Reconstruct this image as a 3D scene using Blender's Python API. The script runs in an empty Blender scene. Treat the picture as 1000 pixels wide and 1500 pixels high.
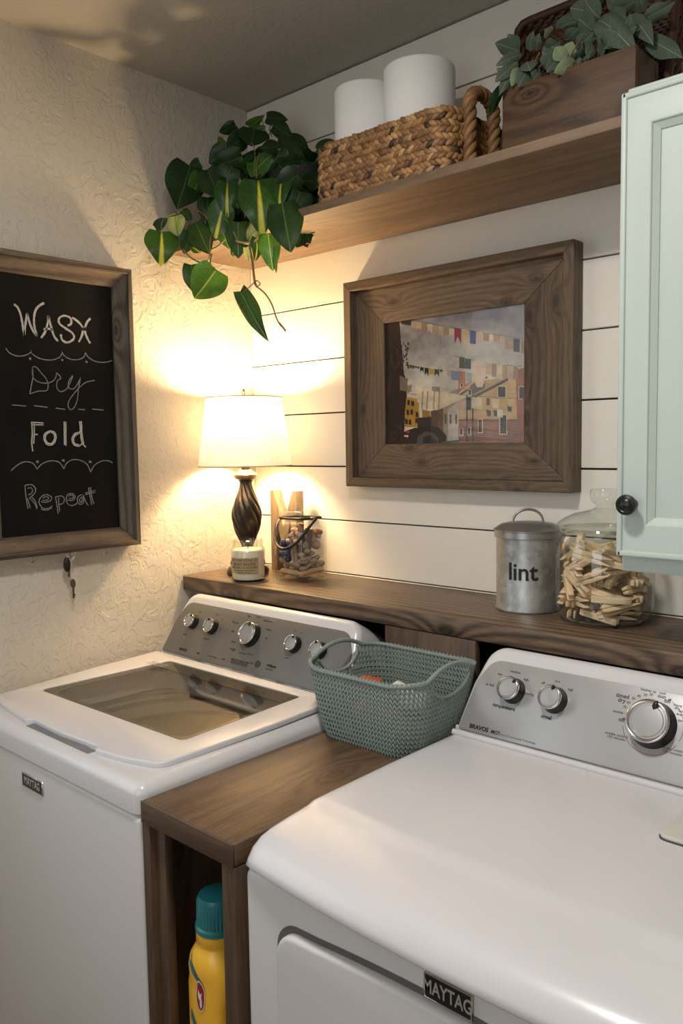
import bpy, bmesh, math, random
import numpy as np
from mathutils import Vector, Matrix, Quaternion, noise as mnoise

S = bpy.context.scene
COL = S.collection
random.seed(7)
PI = math.pi

# ------------------------------------------------------------------ camera
CX, CY, CZ, YAW, PIT, ROL, FPX = 1.9065, -1.685, 1.4594, 0.7433, -0.0823, -0.0155, 1207.05
_fw = Vector((-math.sin(YAW)*math.cos(PIT), math.cos(YAW)*math.cos(PIT), math.sin(PIT)))
_rt = Vector((math.cos(YAW), math.sin(YAW), 0)); _up = _rt.cross(_fw)
RT = _rt*math.cos(ROL) + _up*math.sin(ROL); UP = RT.cross(_fw); FW = _fw
CAMP = Vector((CX, CY, CZ))
cd = bpy.data.cameras.new('camera'); cam = bpy.data.objects.new('camera', cd); COL.objects.link(cam)
cd.sensor_fit = 'VERTICAL'; cd.sensor_height = 36; cd.lens = 36*FPX/1500; cd.clip_start = .02
m = Matrix((RT, UP, -FW)).transposed().to_4x4(); m.translation = CAMP
cam.matrix_world = m
S.camera = cam

# ------------------------------------------------------------------ world, lights, exposure
w = bpy.data.worlds.new('world'); S.world = w; w.use_nodes = True
bg = w.node_tree.nodes['Background']; bg.inputs[0].default_value = (.75, .87, 1, 1); bg.inputs[1].default_value = .55
S.view_settings.view_transform = 'Standard'; S.view_settings.look = 'None'
S.view_settings.gamma = 1; S.view_settings.use_curve_mapping = False
S.view_settings.exposure = 0.06

def area(name, loc, target, size, power, color, shape='DISK', sy=None):
    l = bpy.data.lights.new(name, 'AREA'); l.shape = shape; l.size = size
    if sy: l.size_y = sy
    l.energy = power; l.color = color
    o = bpy.data.objects.new(name, l); COL.objects.link(o); o.location = loc
    o.rotation_euler = (Vector(target)-Vector(loc)).to_track_quat('-Z', 'Y').to_euler()
    return o
LAMP_P = 8.2
area('ceiling_light_glow', (1.25, -1.2, 2.405), (1.25, -1.2, 0), .2, 14.5, (1, .95, .88))
area('window_daylight', (.03, -1.60, 1.55), (1.4, -1.3, 1.2), .85, 3.0, (.86, .94, 1), 'RECTANGLE', 1.0)
area('front_fill', (1.6, -3.10, 1.65), (1.3, -.4, 1.6), 1.2, 9.5, (.95, .98, 1), 'RECTANGLE', 1.5)  # fill light added behind the camera to brighten forward-facing surfaces

# ------------------------------------------------------------------ helpers
def at(px, py, ax, v):
    d = FW + RT*((px-500)/FPX) - UP*((py-750)/FPX)
    i = 'xyz'.index(ax); return CAMP + d*((v-CAMP[i])/d[i])
def atp(px, py, p0, n):
    d = FW + RT*((px-500)/FPX) - UP*((py-750)/FPX)
    p0 = Vector(p0); n = Vector(n); return CAMP + d*((p0-CAMP).dot(n)/d.dot(n))
def lin(c):
    return tuple(((x/255)/12.92 if x/255 <= .04045 else ((x/255+.055)/1.055)**2.4) for x in c)

class NT:
    def __init__(s, name):
        s.m = bpy.data.materials.new(name); s.m.use_nodes = True; s.t = s.m.node_tree
        s.b = s.t.nodes['Principled BSDF']; s.out = s.t.nodes['Material Output']
    def n(s, typ, **k):
        nd = s.t.nodes.new(typ)
        for a, v in k.items():
            if a.startswith('i_'):
                key = a[2:]; key = int(key) if key.isdigit() else key.replace('_', ' ')
                nd.inputs[key].default_value = v
            else: setattr(nd, a, v)
        return nd
    def l(s, a, b): s.t.links.new(a, b)
    def math(s, op, a, b=None, c=None):
        nd = s.t.nodes.new('ShaderNodeMath'); nd.operation = op
        for i, x in enumerate((a, b, c)):
            if x is None: continue
            if isinstance(x, (int, float)): nd.inputs[i].default_value = x
            else: s.l(x, nd.inputs[i])
        return nd.outputs[0]
    def ramp(s, fac, stops):
        r = s.t.nodes.new('ShaderNodeValToRGB'); e = r.color_ramp.elements
        while len(e) < len(stops): e.new(.5)
        for k, (p, c) in enumerate(stops):
            e[k].position = p; e[k].color = (*c, 1) if len(c) == 3 else c
        s.l(fac, r.inputs[0]); return r.outputs[0]
    def mix(s, f, a, b, mode='MIX'):
        nd = s.t.nodes.new('ShaderNodeMix'); nd.data_type = 'RGBA'; nd.blend_type = mode
        for i, x in ((0, f), (6, a), (7, b)):
            if isinstance(x, (int, float)): nd.inputs[i].default_value = x
            elif isinstance(x, tuple): nd.inputs[i].default_value = (*x, 1)
            else: s.l(x, nd.inputs[i])
        return nd.outputs[2]
    def coords(s, scale=(1, 1, 1), kind='Object'):
        tc = s.n('ShaderNodeTexCoord'); mp = s.n('ShaderNodeMapping'); mp.inputs['Scale'].default_value = scale
        s.l(tc.outputs[kind], mp.inputs[0]); return mp.outputs[0]
    def noise(s, vec, scale, detail=3, rough=.5, dist=0):
        nd = s.n('ShaderNodeTexNoise'); s.l(vec, nd.inputs['Vector'])
        nd.inputs['Scale'].default_value = scale; nd.inputs['Detail'].default_value = detail
        nd.inputs['Roughness'].default_value = rough; nd.inputs['Distortion'].default_value = dist
        return nd.outputs[0]
    def bump(s, h, strength, dist=.01):
        nd = s.n('ShaderNodeBump'); nd.inputs['Strength'].default_value = strength; nd.inputs['Distance'].default_value = dist
        s.l(h, nd.inputs['Height']); s.l(nd.outputs[0], s.b.inputs['Normal'])
    def base(s, c):
        if isinstance(c, tuple): s.b.inputs['Base Color'].default_value = (*c, 1)
        else: s.l(c, s.b.inputs['Base Color'])
    def set(s, rough=None, metal=None, spec=None, coat=None):
        if rough is not None: s.b.inputs['Roughness'].default_value = rough
        if metal is not None: s.b.inputs['Metallic'].default_value = metal
        if spec is not None: s.b.inputs['Specular IOR Level'].default_value = spec
        if coat is not None: s.b.inputs['Coat Weight'].default_value = coat; s.b.inputs['Coat Roughness'].default_value = .18
        return s

def plain(name, rgb, rough=.5, metal=0, var=.06, vs=30, bump=0, bs=200, coat=None, spec=None):
    t = NT(name); v = t.coords(); c = lin(rgb)
    n = t.noise(v, vs, 3)
    t.base(t.ramp(n, [(.3, tuple(x*(1-var) for x in c)), (.7, tuple(min(1, x*(1+var)) for x in c))]))
    t.set(rough, metal, spec, coat)
    if bump: t.bump(t.noise(v, bs, 2), bump, .002)
    return t.m

def wood(name, axis, light, mid, dark, freq=26, knots=4.0, knot=.06, rough=.55, seed=0.0, bump=.25, knotmix=.8, contrast=1.0):
    """grain running along axis; wave lines bulge round knots"""
    t = NT(name)
    tc = t.n('ShaderNodeTexCoord'); mp = t.n('ShaderNodeMapping')
    sc = [1.0, 1.0, 1.0]; sc['XYZ'.index(axis)] = .09
    mp.inputs['Scale'].default_value = sc; mp.inputs['Location'].default_value = (seed, seed*1.7, seed*.6)
    t.l(tc.outputs['Object'], mp.inputs[0]); v = mp.outputs[0]
    sep = t.n('ShaderNodeSeparateXYZ'); t.l(v, sep.inputs[0])
    ax2 = [i for i in range(3) if i != 'XYZ'.index(axis)]
    across = t.math('ADD', sep.outputs[ax2[0]], sep.outputs[ax2[1]])
    cb_ = t.n('ShaderNodeCombineXYZ'); t.l(t.math('MULTIPLY', sep.outputs['XYZ'.index(axis)], .45/.09), cb_.inputs[0]); t.l(across, cb_.inputs[1])
    vo = t.n('ShaderNodeTexVoronoi'); vo.voronoi_dimensions = '2D'; vo.inputs['Scale'].default_value = knots; vo.inputs['Randomness'].default_value = 1
    t.l(cb_.outputs[0], vo.inputs['Vector']); d = vo.outputs['Distance']
    n1 = t.noise(v, 3.2, 4, .55)
    ex = t.math('POWER', 2.718, t.math('MULTIPLY', d, -9.0))
    ph = t.math('ADD', t.math('MULTIPLY', across, float(freq)), t.math('ADD', t.math('MULTIPLY', n1, 9.0), t.math('MULTIPLY', ex, 4.0)))
    sn = t.math('MULTIPLY_ADD', t.math('SINE', t.math('MULTIPLY', ph, 6.283)), .5, .5)
    sn = t.math('POWER', sn, 1.6)
    fine = t.noise(v, 190, 4, .7)
    big = t.noise(v, 7, 3, .6)
    f = t.math('ADD', t.math('MULTIPLY', sn, .30*contrast), t.math('ADD', t.math('MULTIPLY', fine, .62), t.math('MULTIPLY', big, .66)))
    f = t.math('SUBTRACT', f, .24)
    c = t.ramp(f, [(.30, light), (.58, mid), (.86, dark)])
    kn = t.math('SUBTRACT', 1.0, t.math('SMOOTH_MIN', t.math('DIVIDE', d, knot), 1.0, .3))
    kn = t.math('MULTIPLY', t.math('MAXIMUM', kn, 0.0), knotmix)
    c = t.mix(kn, c, tuple(x*.35 for x in dark))
    t.base(c); t.set(rough)
    t.bump(t.math('ADD', t.math('MULTIPLY', fine, .7), t.math('MULTIPLY', sn, .4)), bump, .0015)
    return t.m

def thin_glass(name, tint=(1, 1, 1), ior=1.5, rough=0.0, minr=.0):
    t = NT(name); t.t.nodes.remove(t.b)
    tr = t.n('ShaderNodeBsdfTransparent'); tr.inputs[0].default_value = (*tint, 1)
    gl = t.n('ShaderNodeBsdfGlossy'); gl.inputs['Roughness'].default_value = rough
    lw = t.n('ShaderNodeLayerWeight'); lw.inputs[0].default_value = .5; f0 = ((ior-1)/(ior+1))**2   # Schlick, same from both sides
    mx = t.n('ShaderNodeMixShader'); f = t.math('ADD', t.math('MULTIPLY', t.math('POWER', lw.outputs['Facing'], 5.0), 1-f0), f0+minr)
    t.l(f, mx.inputs[0]); t.l(tr.outputs[0], mx.inputs[1]); t.l(gl.outputs[0], mx.inputs[2])
    t.l(mx.outputs[0], t.out.inputs[0]); return t.m

def emis(name, rgb, s):
    t = NT(name); t.base(rgb); t.b.inputs['Emission Color'].default_value = (*rgb, 1); t.b.inputs['Emission Strength'].default_value = s
    return t.m

# ---- mesh helpers
class MB:
    def __init__(s): s.v = []; s.f = []; s.c = []
    def add(s, vs, fs, col=None):
        o = len(s.v); s.v += [tuple(v) for v in vs]; s.f += [tuple(i+o for i in f) for f in fs]
        if col is not None: s.c += [col]*len(vs)
        return s
    def box(s, a, b, col=None):
        (x0, y0, z0), (x1, y1, z1) = a, b
        return s.add([(x0, y0, z0), (x1, y0, z0), (x1, y1, z0), (x0, y1, z0), (x0, y0, z1), (x1, y0, z1), (x1, y1, z1), (x0, y1, z1)],
                     [(0, 3, 2, 1), (4, 5, 6, 7), (0, 1, 5, 4), (1, 2, 6, 5), (2, 3, 7, 6), (3, 0, 4, 7)], col)
    def lathe(s, prof, n=32, c=(0, 0, 0), twist=None, M=None, close=True):
        vs = []; fs = []
        for k, (r, z) in enumerate(prof):
            for i in range(n):
                a = 2*PI*i/n
                rr = r if twist is None else twist(r, z, a)
                vs.append((c[0]+rr*math.cos(a), c[1]+rr*math.sin(a), c[2]+z))
        for k in range(len(prof)-1):
            for i in range(n):
                j = (i+1) % n
                fs.append((k*n+i, k*n+j, (k+1)*n+j, (k+1)*n+i))
        if close:
            if prof[0][0] > 1e-5: fs.append(tuple(range(n))[::-1])
            if prof[-1][0] > 1e-5: fs.append(tuple((len(prof)-1)*n+i for i in range(n)))
        if M is not None: vs = [tuple(M @ Vector(v)) for v in vs]
        return s.add(vs, fs)
    def tube(s, pts, r, n=8, closed=False, col=None):
        pts = [Vector(p) for p in pts]; N = len(pts); vs = []; fs = []
        R = r if isinstance(r, (list, tuple)) else [r]*N
        prev = None
        for i, p in enumerate(pts):
            if closed: t = pts[(i+1) % N]-pts[i-1]
            else: t = pts[min(i+1, N-1)]-pts[max(i-1, 0)]
            t.normalize()
            if prev is None:
                u = t.orthogonal().normalized()
            else:
                u = (prev - t*prev.dot(t))
                u = u.normalized() if u.length > 1e-6 else t.orthogonal().normalized()
            prev = u; v = t.cross(u)
            for k in range(n):
                a = 2*PI*k/n; vs.append(p + (u*math.cos(a)+v*math.sin(a))*R[i])
        M = N if closed else N-1
        for i in range(M):
            for k in range(n):
                a = i*n+k; b = i*n+(k+1) % n; j = ((i+1) % N)*n
                fs.append((a, b, j+(k+1) % n, j+k))
        if not closed:
            fs.append(tuple(range(n))[::-1]); fs.append(tuple((N-1)*n+k for k in range(n)))
        return s.add(vs, fs, col)
    def blob(s, c, d, up, l, w, h, col=None, nl=5, nc=6):
        """spindle of length l along d, width w along up x d, thickness h along up"""
        d = Vector(d).normalized(); up = Vector(up); up = (up-d*up.dot(d)).normalized(); sd = up.cross(d); c = Vector(c)
        vs = [c-d*l/2]; fs = []
        for i in range(1, nl):
            t = i/nl; q = math.sin(PI*t)**.65
            for k in range(nc):
                a = 2*PI*k/nc
                vs.append(c + d*(t-.5)*l + sd*(math.cos(a)*w/2*q) + up*(math.sin(a)*h/2*q))
        vs.append(c+d*l/2)
        for k in range(nc):
            fs.append((0, 1+(k+1) % nc, 1+k))
            fs.append((len(vs)-1, 1+(nl-2)*nc+k, 1+(nl-2)*nc+(k+1) % nc))
        for i in range(nl-2):
            for k in range(nc):
                a = 1+i*nc+k; b = 1+i*nc+(k+1) % nc
                fs.append((a, b, b+nc, a+nc))
        return s.add(vs, fs, col)
    def mesh(s, name):
        me = bpy.data.meshes.new(name); me.from_pydata(s.v, [], s.f); me.update()
        if len(s.c) == len(s.v) and s.c:
            ca = me.color_attributes.new('tone', 'FLOAT_COLOR', 'POINT')
            arr = np.ones((len(s.v), 4), dtype=np.float32); cc = np.array(s.c, dtype=np.float32)
            arr[:, :cc.shape[1]] = cc; ca.data.foreach_set('color', arr.ravel())
        return me

def link(name, me, mat=None, parent=None, smooth=False, loc=None):
    o = bpy.data.objects.new(name, me); COL.objects.link(o)
    if mat is not None and me is not None:
        me.materials.clear(); me.materials.append(mat)
    if smooth and me is not None: shade(me, smooth)
    if parent is not None:
        o.parent = parent; o.matrix_parent_inverse = Matrix.Translation(-parent.location) if parent.rotation_euler[:] == (0, 0, 0) else parent.matrix_basis.inverted()
    if loc is not None: o.location = loc
    return o
def shade(me, ang):
    if ang is True: ang = 40
    me.polygons.foreach_set('use_smooth', [True]*len(me.polygons))
    bm = bmesh.new(); bm.from_mesh(me)
    for e in bm.edges:
        if len(e.link_faces) == 2: e.smooth = e.calc_face_angle(0) < math.radians(ang)
    bm.to_mesh(me); bm.free()
def mk(name, mb, mat, parent=None, smooth=False):
    return link(name, mb.mesh(name), mat, parent, smooth)
def tag(o, label=None, cat=None, group=None, kind=None):
    if label: o['label'] = label
    if cat: o['category'] = cat
    if group: o['group'] = group
    if kind: o['kind'] = kind
    return o
def thing(name, label, cat, loc=(0, 0, 0), group=None):
    o = bpy.data.objects.new(name, None); COL.objects.link(o); o.location = loc; o.empty_display_size = .05
    return tag(o, label, cat, group)
def bevel_mesh(me, width, seg=3, ang=30, edges=None):
    bm = bmesh.new(); bm.from_mesh(me)
    es = [e for e in bm.edges if len(e.link_faces) == 2 and e.calc_face_angle(0) > math.radians(ang) and (edges is None or edges(e))]
    bmesh.ops.bevel(bm, geom=es, offset=width, segments=seg, affect='EDGES', profile=.5, clamp_overlap=True)
    bm.to_mesh(me); bm.free(); return me
def rbox(name, a, b, r, mat, parent=None, seg=3, edges=None):
    me = MB().box(a, b).mesh(name); bevel_mesh(me, r, seg, edges=edges)
    return link(name, me, mat, parent, smooth=50)
def rpoly(pts, seg=6):
    """pts = (x, y, radius)"""
    out = []; n = len(pts)
    for i in range(n):
        p = Vector(pts[i][:2]); r = pts[i][2] if len(pts[i]) > 2 else 0
        if r <= 0: out.append((p.x, p.y)); continue
        a = Vector(pts[i-1][:2])-p; b = Vector(pts[(i+1) % n][:2])-p
        la, lb = a.length, b.length; a.normalize(); b.normalize()
        th = a.angle(b); t = min(r/math.tan(th/2), la*.49, lb*.49); r = t*math.tan(th/2)
        c = p + (a+b).normalized()*(r/math.sin(th/2)); s0 = p+a*t-c; s1 = p+b*t-c
        ang = s0.angle_signed(s1)
        for k in range(seg+1):
            q = s0.copy(); f = k/seg
            q.rotate(Matrix.Rotation(-ang*f, 2)); out.append((c.x+q.x, c.y+q.y))
    return out
def plate(loops, th, bev=0, bseg=3, M=None, name='plate'):
    """filled outline with holes, thickness th centred on local z=0, via a 2D curve"""
    cu = bpy.data.curves.new('tmp', 'CURVE'); cu.dimensions = '2D'; cu.fill_mode = 'BOTH'
    for lp in loops:
        sp = cu.splines.new('POLY'); sp.points.add(len(lp)-1)
        for q, (x, y) in zip(sp.points, lp): q.co = (x, y, 0, 1)
        sp.use_cyclic_u = True
    cu.extrude = max(th/2-bev, 0); cu.bevel_depth = bev; cu.bevel_resolution = bseg; cu.offset = -bev
    o = bpy.data.objects.new('tmp', cu); COL.objects.link(o)
    dg = bpy.context.evaluated_depsgraph_get(); dg.update()
    me = bpy.data.meshes.new_from_object(o.evaluated_get(dg)); me.name = name
    bpy.data.objects.remove(o); bpy.data.curves.remove(cu)
    bm = bmesh.new(); bm.from_mesh(me); bmesh.ops.remove_doubles(bm, verts=bm.verts, dist=1e-5); bm.to_mesh(me); bm.free()
    if M is not None: me.transform(M)
    return me
def text_mesh(txt, size, th=.0006, bold=0.0, M=None, xs=1.0, align='CENTER'):
    cu = bpy.data.curves.new('tmp', 'FONT'); cu.body = txt; cu.size = size; cu.align_x = align; cu.align_y = 'CENTER'
    cu.extrude = th/2; cu.offset = bold; cu.resolution_u = 3
    o = bpy.data.objects.new('tmp', cu); COL.objects.link(o)
    dg = bpy.context.evaluated_depsgraph_get(); dg.update()
    me = bpy.data.meshes.new_from_object(o.evaluated_get(dg))
    bpy.data.objects.remove(o); bpy.data.curves.remove(cu)
    me.transform(Matrix.Diagonal((xs, 1, 1, 1)))
    if M is not None: me.transform(M)
    return me
def frameM(o, ex, ey):
    """matrix whose local x,y,z = ex, ey, ex x ey at o"""
    ex = Vector(ex).normalized(); ey = Vector(ey).normalized(); ez = ex.cross(ey)
    M = Matrix((ex, ey, ez)).transposed().to_4x4(); M.translation = Vector(o); return M
def boolean(ob, cutters):
    for cme in cutters:
        c = bpy.data.objects.new('tmp', cme); COL.objects.link(c)
        md = ob.modifiers.new('b', 'BOOLEAN'); md.object = c; md.operation = 'DIFFERENCE'; md.solver = 'EXACT'
        dg = bpy.context.evaluated_depsgraph_get(); dg.update()
        me = bpy.data.meshes.new_from_object(ob.evaluated_get(dg))
        ob.modifiers.clear(); ob.data = me; bpy.data.objects.remove(c)
    return ob
def catmull(P, k=6, closed=False):
    P = [Vector(p) for p in P]; n = len(P); out = []
    rng = range(n) if closed else range(n-1)
    for i in rng:
        if closed: a, b, c, d = P[i-1], P[i], P[(i+1) % n], P[(i+2) % n]
        else: a, b, c, d = P[max(i-1, 0)], P[i], P[i+1], P[min(i+2, n-1)]
        for j in range(k):
            t = j/k
            out.append(.5*((2*b)+(c-a)*t+(2*a-5*b+4*c-d)*t*t+(3*b-a-3*c+d)*t**3))
    if not closed: out.append(P[-1])
    return out
def rrpath(x0, y0, x1, y1, r, n):
    """closed rounded-rectangle path, n samples: (x, y, nx, ny)"""
    segs = []
    L = [(x1-x0-2*r), PI/2*r, (y1-y0-2*r), PI/2*r]*2; T = sum(L)
    out = []
    for i in range(n):
        s = T*i/n; k = 0
        while s > L[k]: s -= L[k]; k += 1
        if k == 0: out.append((x0+r+s, y0, 0, -1))
        elif k == 2: out.append((x1, y0+r+s, 1, 0))
        elif k == 4: out.append((x1-r-s, y1, 0, 1))
        elif k == 6: out.append((x0, y1-r-s, -1, 0))
        else:
            c = {1: (x1-r, y0+r, -PI/2), 3: (x1-r, y1-r, 0), 5: (x0+r, y1-r, PI/2), 7: (x0+r, y0+r, PI)}[k]
            a = c[2]+s/r; out.append((c[0]+r*math.cos(a), c[1]+r*math.sin(a), math.cos(a), math.sin(a)))
    return out, T

# ------------------------------------------------------------------ materials
W_L, W_M, W_D = lin((118, 98, 78)), lin((86, 69, 54)), lin((48, 38, 31))
def stained(ax, seed, **k): return wood('stained_wood_'+ax.lower()+str(seed), ax, W_L, W_M, W_D, seed=seed, **k)
stX, stY, stZ = stained('X', 1.3), stained('Y', 2.2), stained('Z', 3.1)
ledge_m = wood('ledge_wood', 'X', lin((126, 104, 83)), lin((84, 67, 53)), lin((38, 31, 27)), seed=4.6, freq=44, knots=4, knot=.09, rough=.42, contrast=.9)
shelf_m = wood('shelf_wood', 'X', lin((128, 104, 80)), lin((96, 76, 58)), lin((62, 48, 37)), seed=6.0, freq=16, knots=3, contrast=.45, rough=.6)
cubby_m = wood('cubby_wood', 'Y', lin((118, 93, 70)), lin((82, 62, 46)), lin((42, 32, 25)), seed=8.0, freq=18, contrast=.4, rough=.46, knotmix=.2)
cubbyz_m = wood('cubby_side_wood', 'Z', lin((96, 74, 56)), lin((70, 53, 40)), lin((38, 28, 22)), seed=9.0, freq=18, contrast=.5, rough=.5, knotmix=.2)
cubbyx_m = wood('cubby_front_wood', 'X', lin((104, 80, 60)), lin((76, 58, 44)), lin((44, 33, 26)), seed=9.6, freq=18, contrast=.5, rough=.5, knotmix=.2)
barn_l, barn_m, barn_d = lin((112, 97, 80)), lin((80, 67, 55)), lin((38, 30, 24))
barnY = wood('barn_wood_y', 'Y', barn_l, barn_m, barn_d, seed=1.9, freq=34, knots=6, rough=.8, bump=.6)
barnZ = wood('barn_wood_z', 'Z', lin((96, 88, 77)), lin((68, 61, 53)), barn_d, seed=5.2, freq=34, knots=5, rough=.8, bump=.6)
planter_m = wood('planter_wood', 'X', lin((96, 70, 48)), lin((66, 45, 30)), lin((34, 23, 16)), seed=11, freq=12, knots=6, knot=.05, rough=.6, contrast=.8)
peg_m = wood('peg_wood', 'X', lin((242, 218, 182)), lin((226, 198, 158)), lin((196, 164, 124)), seed=12, freq=60, knotmix=0, rough=.6, contrast=.4)
letter_m = wood('letter_wood', 'Z', lin((136, 116, 94)), lin((114, 94, 75)), lin((88, 70, 55)), seed=13, freq=40, knotmix=.3, rough=.7, contrast=.5)

def wall_paint(name, rgb, s=1.0):
    t = NT(name); v = t.coords(); c = lin(rgb)
    big = t.noise(v, 26, 3, .55, 1.6)
    flake = t.ramp(big, [(.47, (0, 0, 0)), (.53, (1, 1, 1))])
    fine = t.noise(v, 110, 3, .6)
    h = t.math('ADD', t.math('MULTIPLY', flake, .8*s), t.math('MULTIPLY', fine, .45))
    t.base(t.ramp(t.noise(v, 3, 2), [(.3, tuple(x*.985 for x in c)), (.7, c)])); t.set(.75)
    t.bump(h, .42, .0042); return t.m
wall_m = wall_paint('stucco_wall', (214, 205, 190))
ceil_m = wall_paint('ceiling_paint', (190, 183, 172), .45)
ship_m = plain('shiplap_paint', (234, 228, 218), .5, var=.015, vs=8, bump=.12, bs=90)
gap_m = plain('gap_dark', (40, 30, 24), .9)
enamel = plain('white_enamel', (216, 214, 217), .24, var=.006, vs=3, coat=.25)
enamel2 = plain('white_enamel_body', (212, 210, 210), .30, var=.006, vs=3)
silver = plain('silver_panel', (180, 180, 181), .36, metal=.45, var=.02, vs=400)
silver_d = plain('grey_panel', (118, 116, 113), .42, metal=.3, var=.02, vs=400)
chrome = plain('chrome', (215, 213, 210), .14, metal=1, var=.02)
knobface = plain('knob_face', (178, 178, 178), .38, metal=.5, var=.02)
black = plain('black_plastic', (20, 20, 20), .32, var=.1)
darkgrey = plain('dark_grey_print', (70, 70, 72), .5)
ink = plain('black_ink', (24, 24, 26), .6)
chalkboard_m = plain('chalkboard_slate', (15, 14, 14), .85, var=.25, vs=9, spec=.2)
t = NT('chalk'); v = t.coords(); t.base(t.ramp(t.noise(v, 520, 3, .8), [(.34, lin((60, 60, 58))), (.56, lin((214, 210, 202)))])); t.set(.95); chalk_m = t.m
t = NT('thin_chalk'); v = t.coords(); t.base(t.ramp(t.noise(v, 520, 3, .8), [(.36, lin((50, 50, 50))), (.62, lin((180, 177, 170)))])); t.set(.95); chalk2_m = t.m
cab_m = plain('mint_paint', (195, 207, 201), .42, var=.02, vs=5, bump=.05, bs=160)
paper_m = plain('roll_paper', (240, 238, 236), .9, var=.01, bump=.3, bs=300)
mint_line = None
glass = thin_glass('clear_glass', (.95, .965, .955), 1.52, .0, .02)
glass_edge = thin_glass('thick_glass', (.88, .91, .89), 1.7, .01, .05)
pane_m = thin_glass('picture_glass', (1, 1, 1), 1.36, .0, .0)
smoked = thin_glass('smoked_lid_glass', (.86, .85, .82), 1.45, .01, .0)
iron = plain('dark_iron', (44, 36, 32), .45, metal=.5)
bronze = NT('bronze_black'); v = bronze.coords(); bronze.base(bronze.ramp(bronze.noise(v, 16, 3), [(.35, lin((26, 20, 17))), (.75, lin((52, 40, 32)))])); bronze.set(.28, .35); bronze_m = bronze.m
pewter = plain('pewter_collar', (128, 112, 92), .3, metal=.8, var=.2, vs=40)

t = NT('lamp_shade_linen'); t.t.nodes.remove(t.b)
v = t.coords(); nz = t.noise(t.coords((1, 1, .2)), 260, 2)
cc = t.ramp(nz, [(.3, lin((232, 224, 214))), (.7, lin((246, 240, 232)))])
df = t.n('ShaderNodeBsdfDiffuse'); tl = t.n('ShaderNodeBsdfTranslucent'); mx = t.n('ShaderNodeMixShader'); mx.inputs[0].default_value = .075
t.l(cc, df.inputs[0]); t.l(cc, tl.inputs[0]); t.l(df.outputs[0], mx.inputs[1]); t.l(tl.outputs[0], mx.inputs[2]); t.l(mx.outputs[0], t.out.inputs[0]); shade_m = t.m

def tone_mat(name, stops, rough=.6, bump=0, ch=0):
    t = NT(name); a = t.n('ShaderNodeAttribute'); a.attribute_name = 'tone'
    sp = t.n('ShaderNodeSeparateColor'); t.l(a.outputs['Color'], sp.inputs[0])
    v = t.coords(); nz = t.noise(v, 140, 3, .6)
    f = t.math('ADD', sp.outputs[ch], t.math('MULTIPLY', t.math('SUBTRACT', nz, .5), .35))
    t.base(t.ramp(f, stops)); t.set(rough)
    if bump: t.bump(t.noise(t.coords((1, 1, .4)), 500, 2), bump, .001)
    return t.m
hyac_m = tone_mat('water_hyacinth', [(.04, lin((50, 33, 21))), (.3, lin((114, 80, 50))), (.7, lin((160, 119, 76))), (1, lin((192, 152, 104)))], .5, .4)
wick_m = tone_mat('dark_wicker', [(.1, lin((44, 26, 16))), (.6, lin((84, 52, 33))), (1, lin((112, 74, 48)))], .6)

def leaf_mat(name, g0, g1, rib, ribw, soft=.02, rough=.35, spec=.5, transl=.25):
    """tone.r = distance from the midrib, tone.g = along the leaf"""
    t = NT(name); a = t.n('ShaderNodeAttribute'); a.attribute_name = 'tone'
    sp = t.n('ShaderNodeSeparateColor'); t.l(a.outputs['Color'], sp.inputs[0])
    v = t.coords(); nz = t.noise(v, 30, 3, .6); nf = t.noise(v, 90, 2, .6)
    c = t.ramp(nz, [(.3, g0), (.7, g1)])
    e = t.math('ADD', sp.outputs[0], t.math('MULTIPLY', t.math('SUBTRACT', nf, .5), ribw*1.1))
    if ribw > .05: e = t.math('ADD', e, t.math('MULTIPLY', t.math('POWER', t.math('SUBTRACT', 1.0, sp.outputs[1]), 1.5), ribw*.95))
    r = t.ramp(e, [(max(ribw-soft, 0), (1, 1, 1)), (ribw+soft, (0, 0, 0))])
    c2 = t.mix(r, c, rib); t.base(c2); t.set(rough, spec=spec)
    tr = t.n('ShaderNodeBsdfTranslucent'); t.l(c2, tr.inputs[0])
    mx = t.n('ShaderNodeMixShader'); mx.inputs[0].default_value = transl
    t.l(t.b.outputs[0], mx.inputs[1]); t.l(tr.outputs[0], mx.inputs[2]); t.l(mx.outputs[0], t.out.inputs[0])
    return t.m
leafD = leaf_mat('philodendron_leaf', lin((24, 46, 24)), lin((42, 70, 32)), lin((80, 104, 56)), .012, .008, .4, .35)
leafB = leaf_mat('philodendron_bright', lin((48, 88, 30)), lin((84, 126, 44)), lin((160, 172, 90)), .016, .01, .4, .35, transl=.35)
leafV = leaf_mat('philodendron_variegated', lin((30, 62, 26)), lin((58, 96, 38)), lin((196, 196, 76)), .07, .02, .4, .35, transl=.3)
leafP = leaf_mat('philodendron_pale', lin((140, 160, 90)), lin((180, 186, 120)), lin((70, 110, 50)), .02, .02, transl=.35)
sage = leaf_mat('sage_leaf', lin((76, 90, 76)), lin((102, 115, 98)), lin((148, 160, 134)), .012, .01, .7, .2, .15)
sageL = leaf_mat('sage_leaf_light', lin((128, 144, 112)), lin((152, 164, 128)), lin((168, 176, 140)), .012, .01, .7, .2, .15)
stem_m = plain('vine_stem', (128, 92, 58), .6, var=.2, vs=60)
stemg_m = plain('green_stem', (112, 122, 62), .6, var=.2, vs=60)
key_brass = plain('worn_metal', (112, 98, 82), .35, metal=.9, var=.2)
wire_m = plain('pale_wire', (214, 208, 196), .4, metal=.1)

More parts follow.
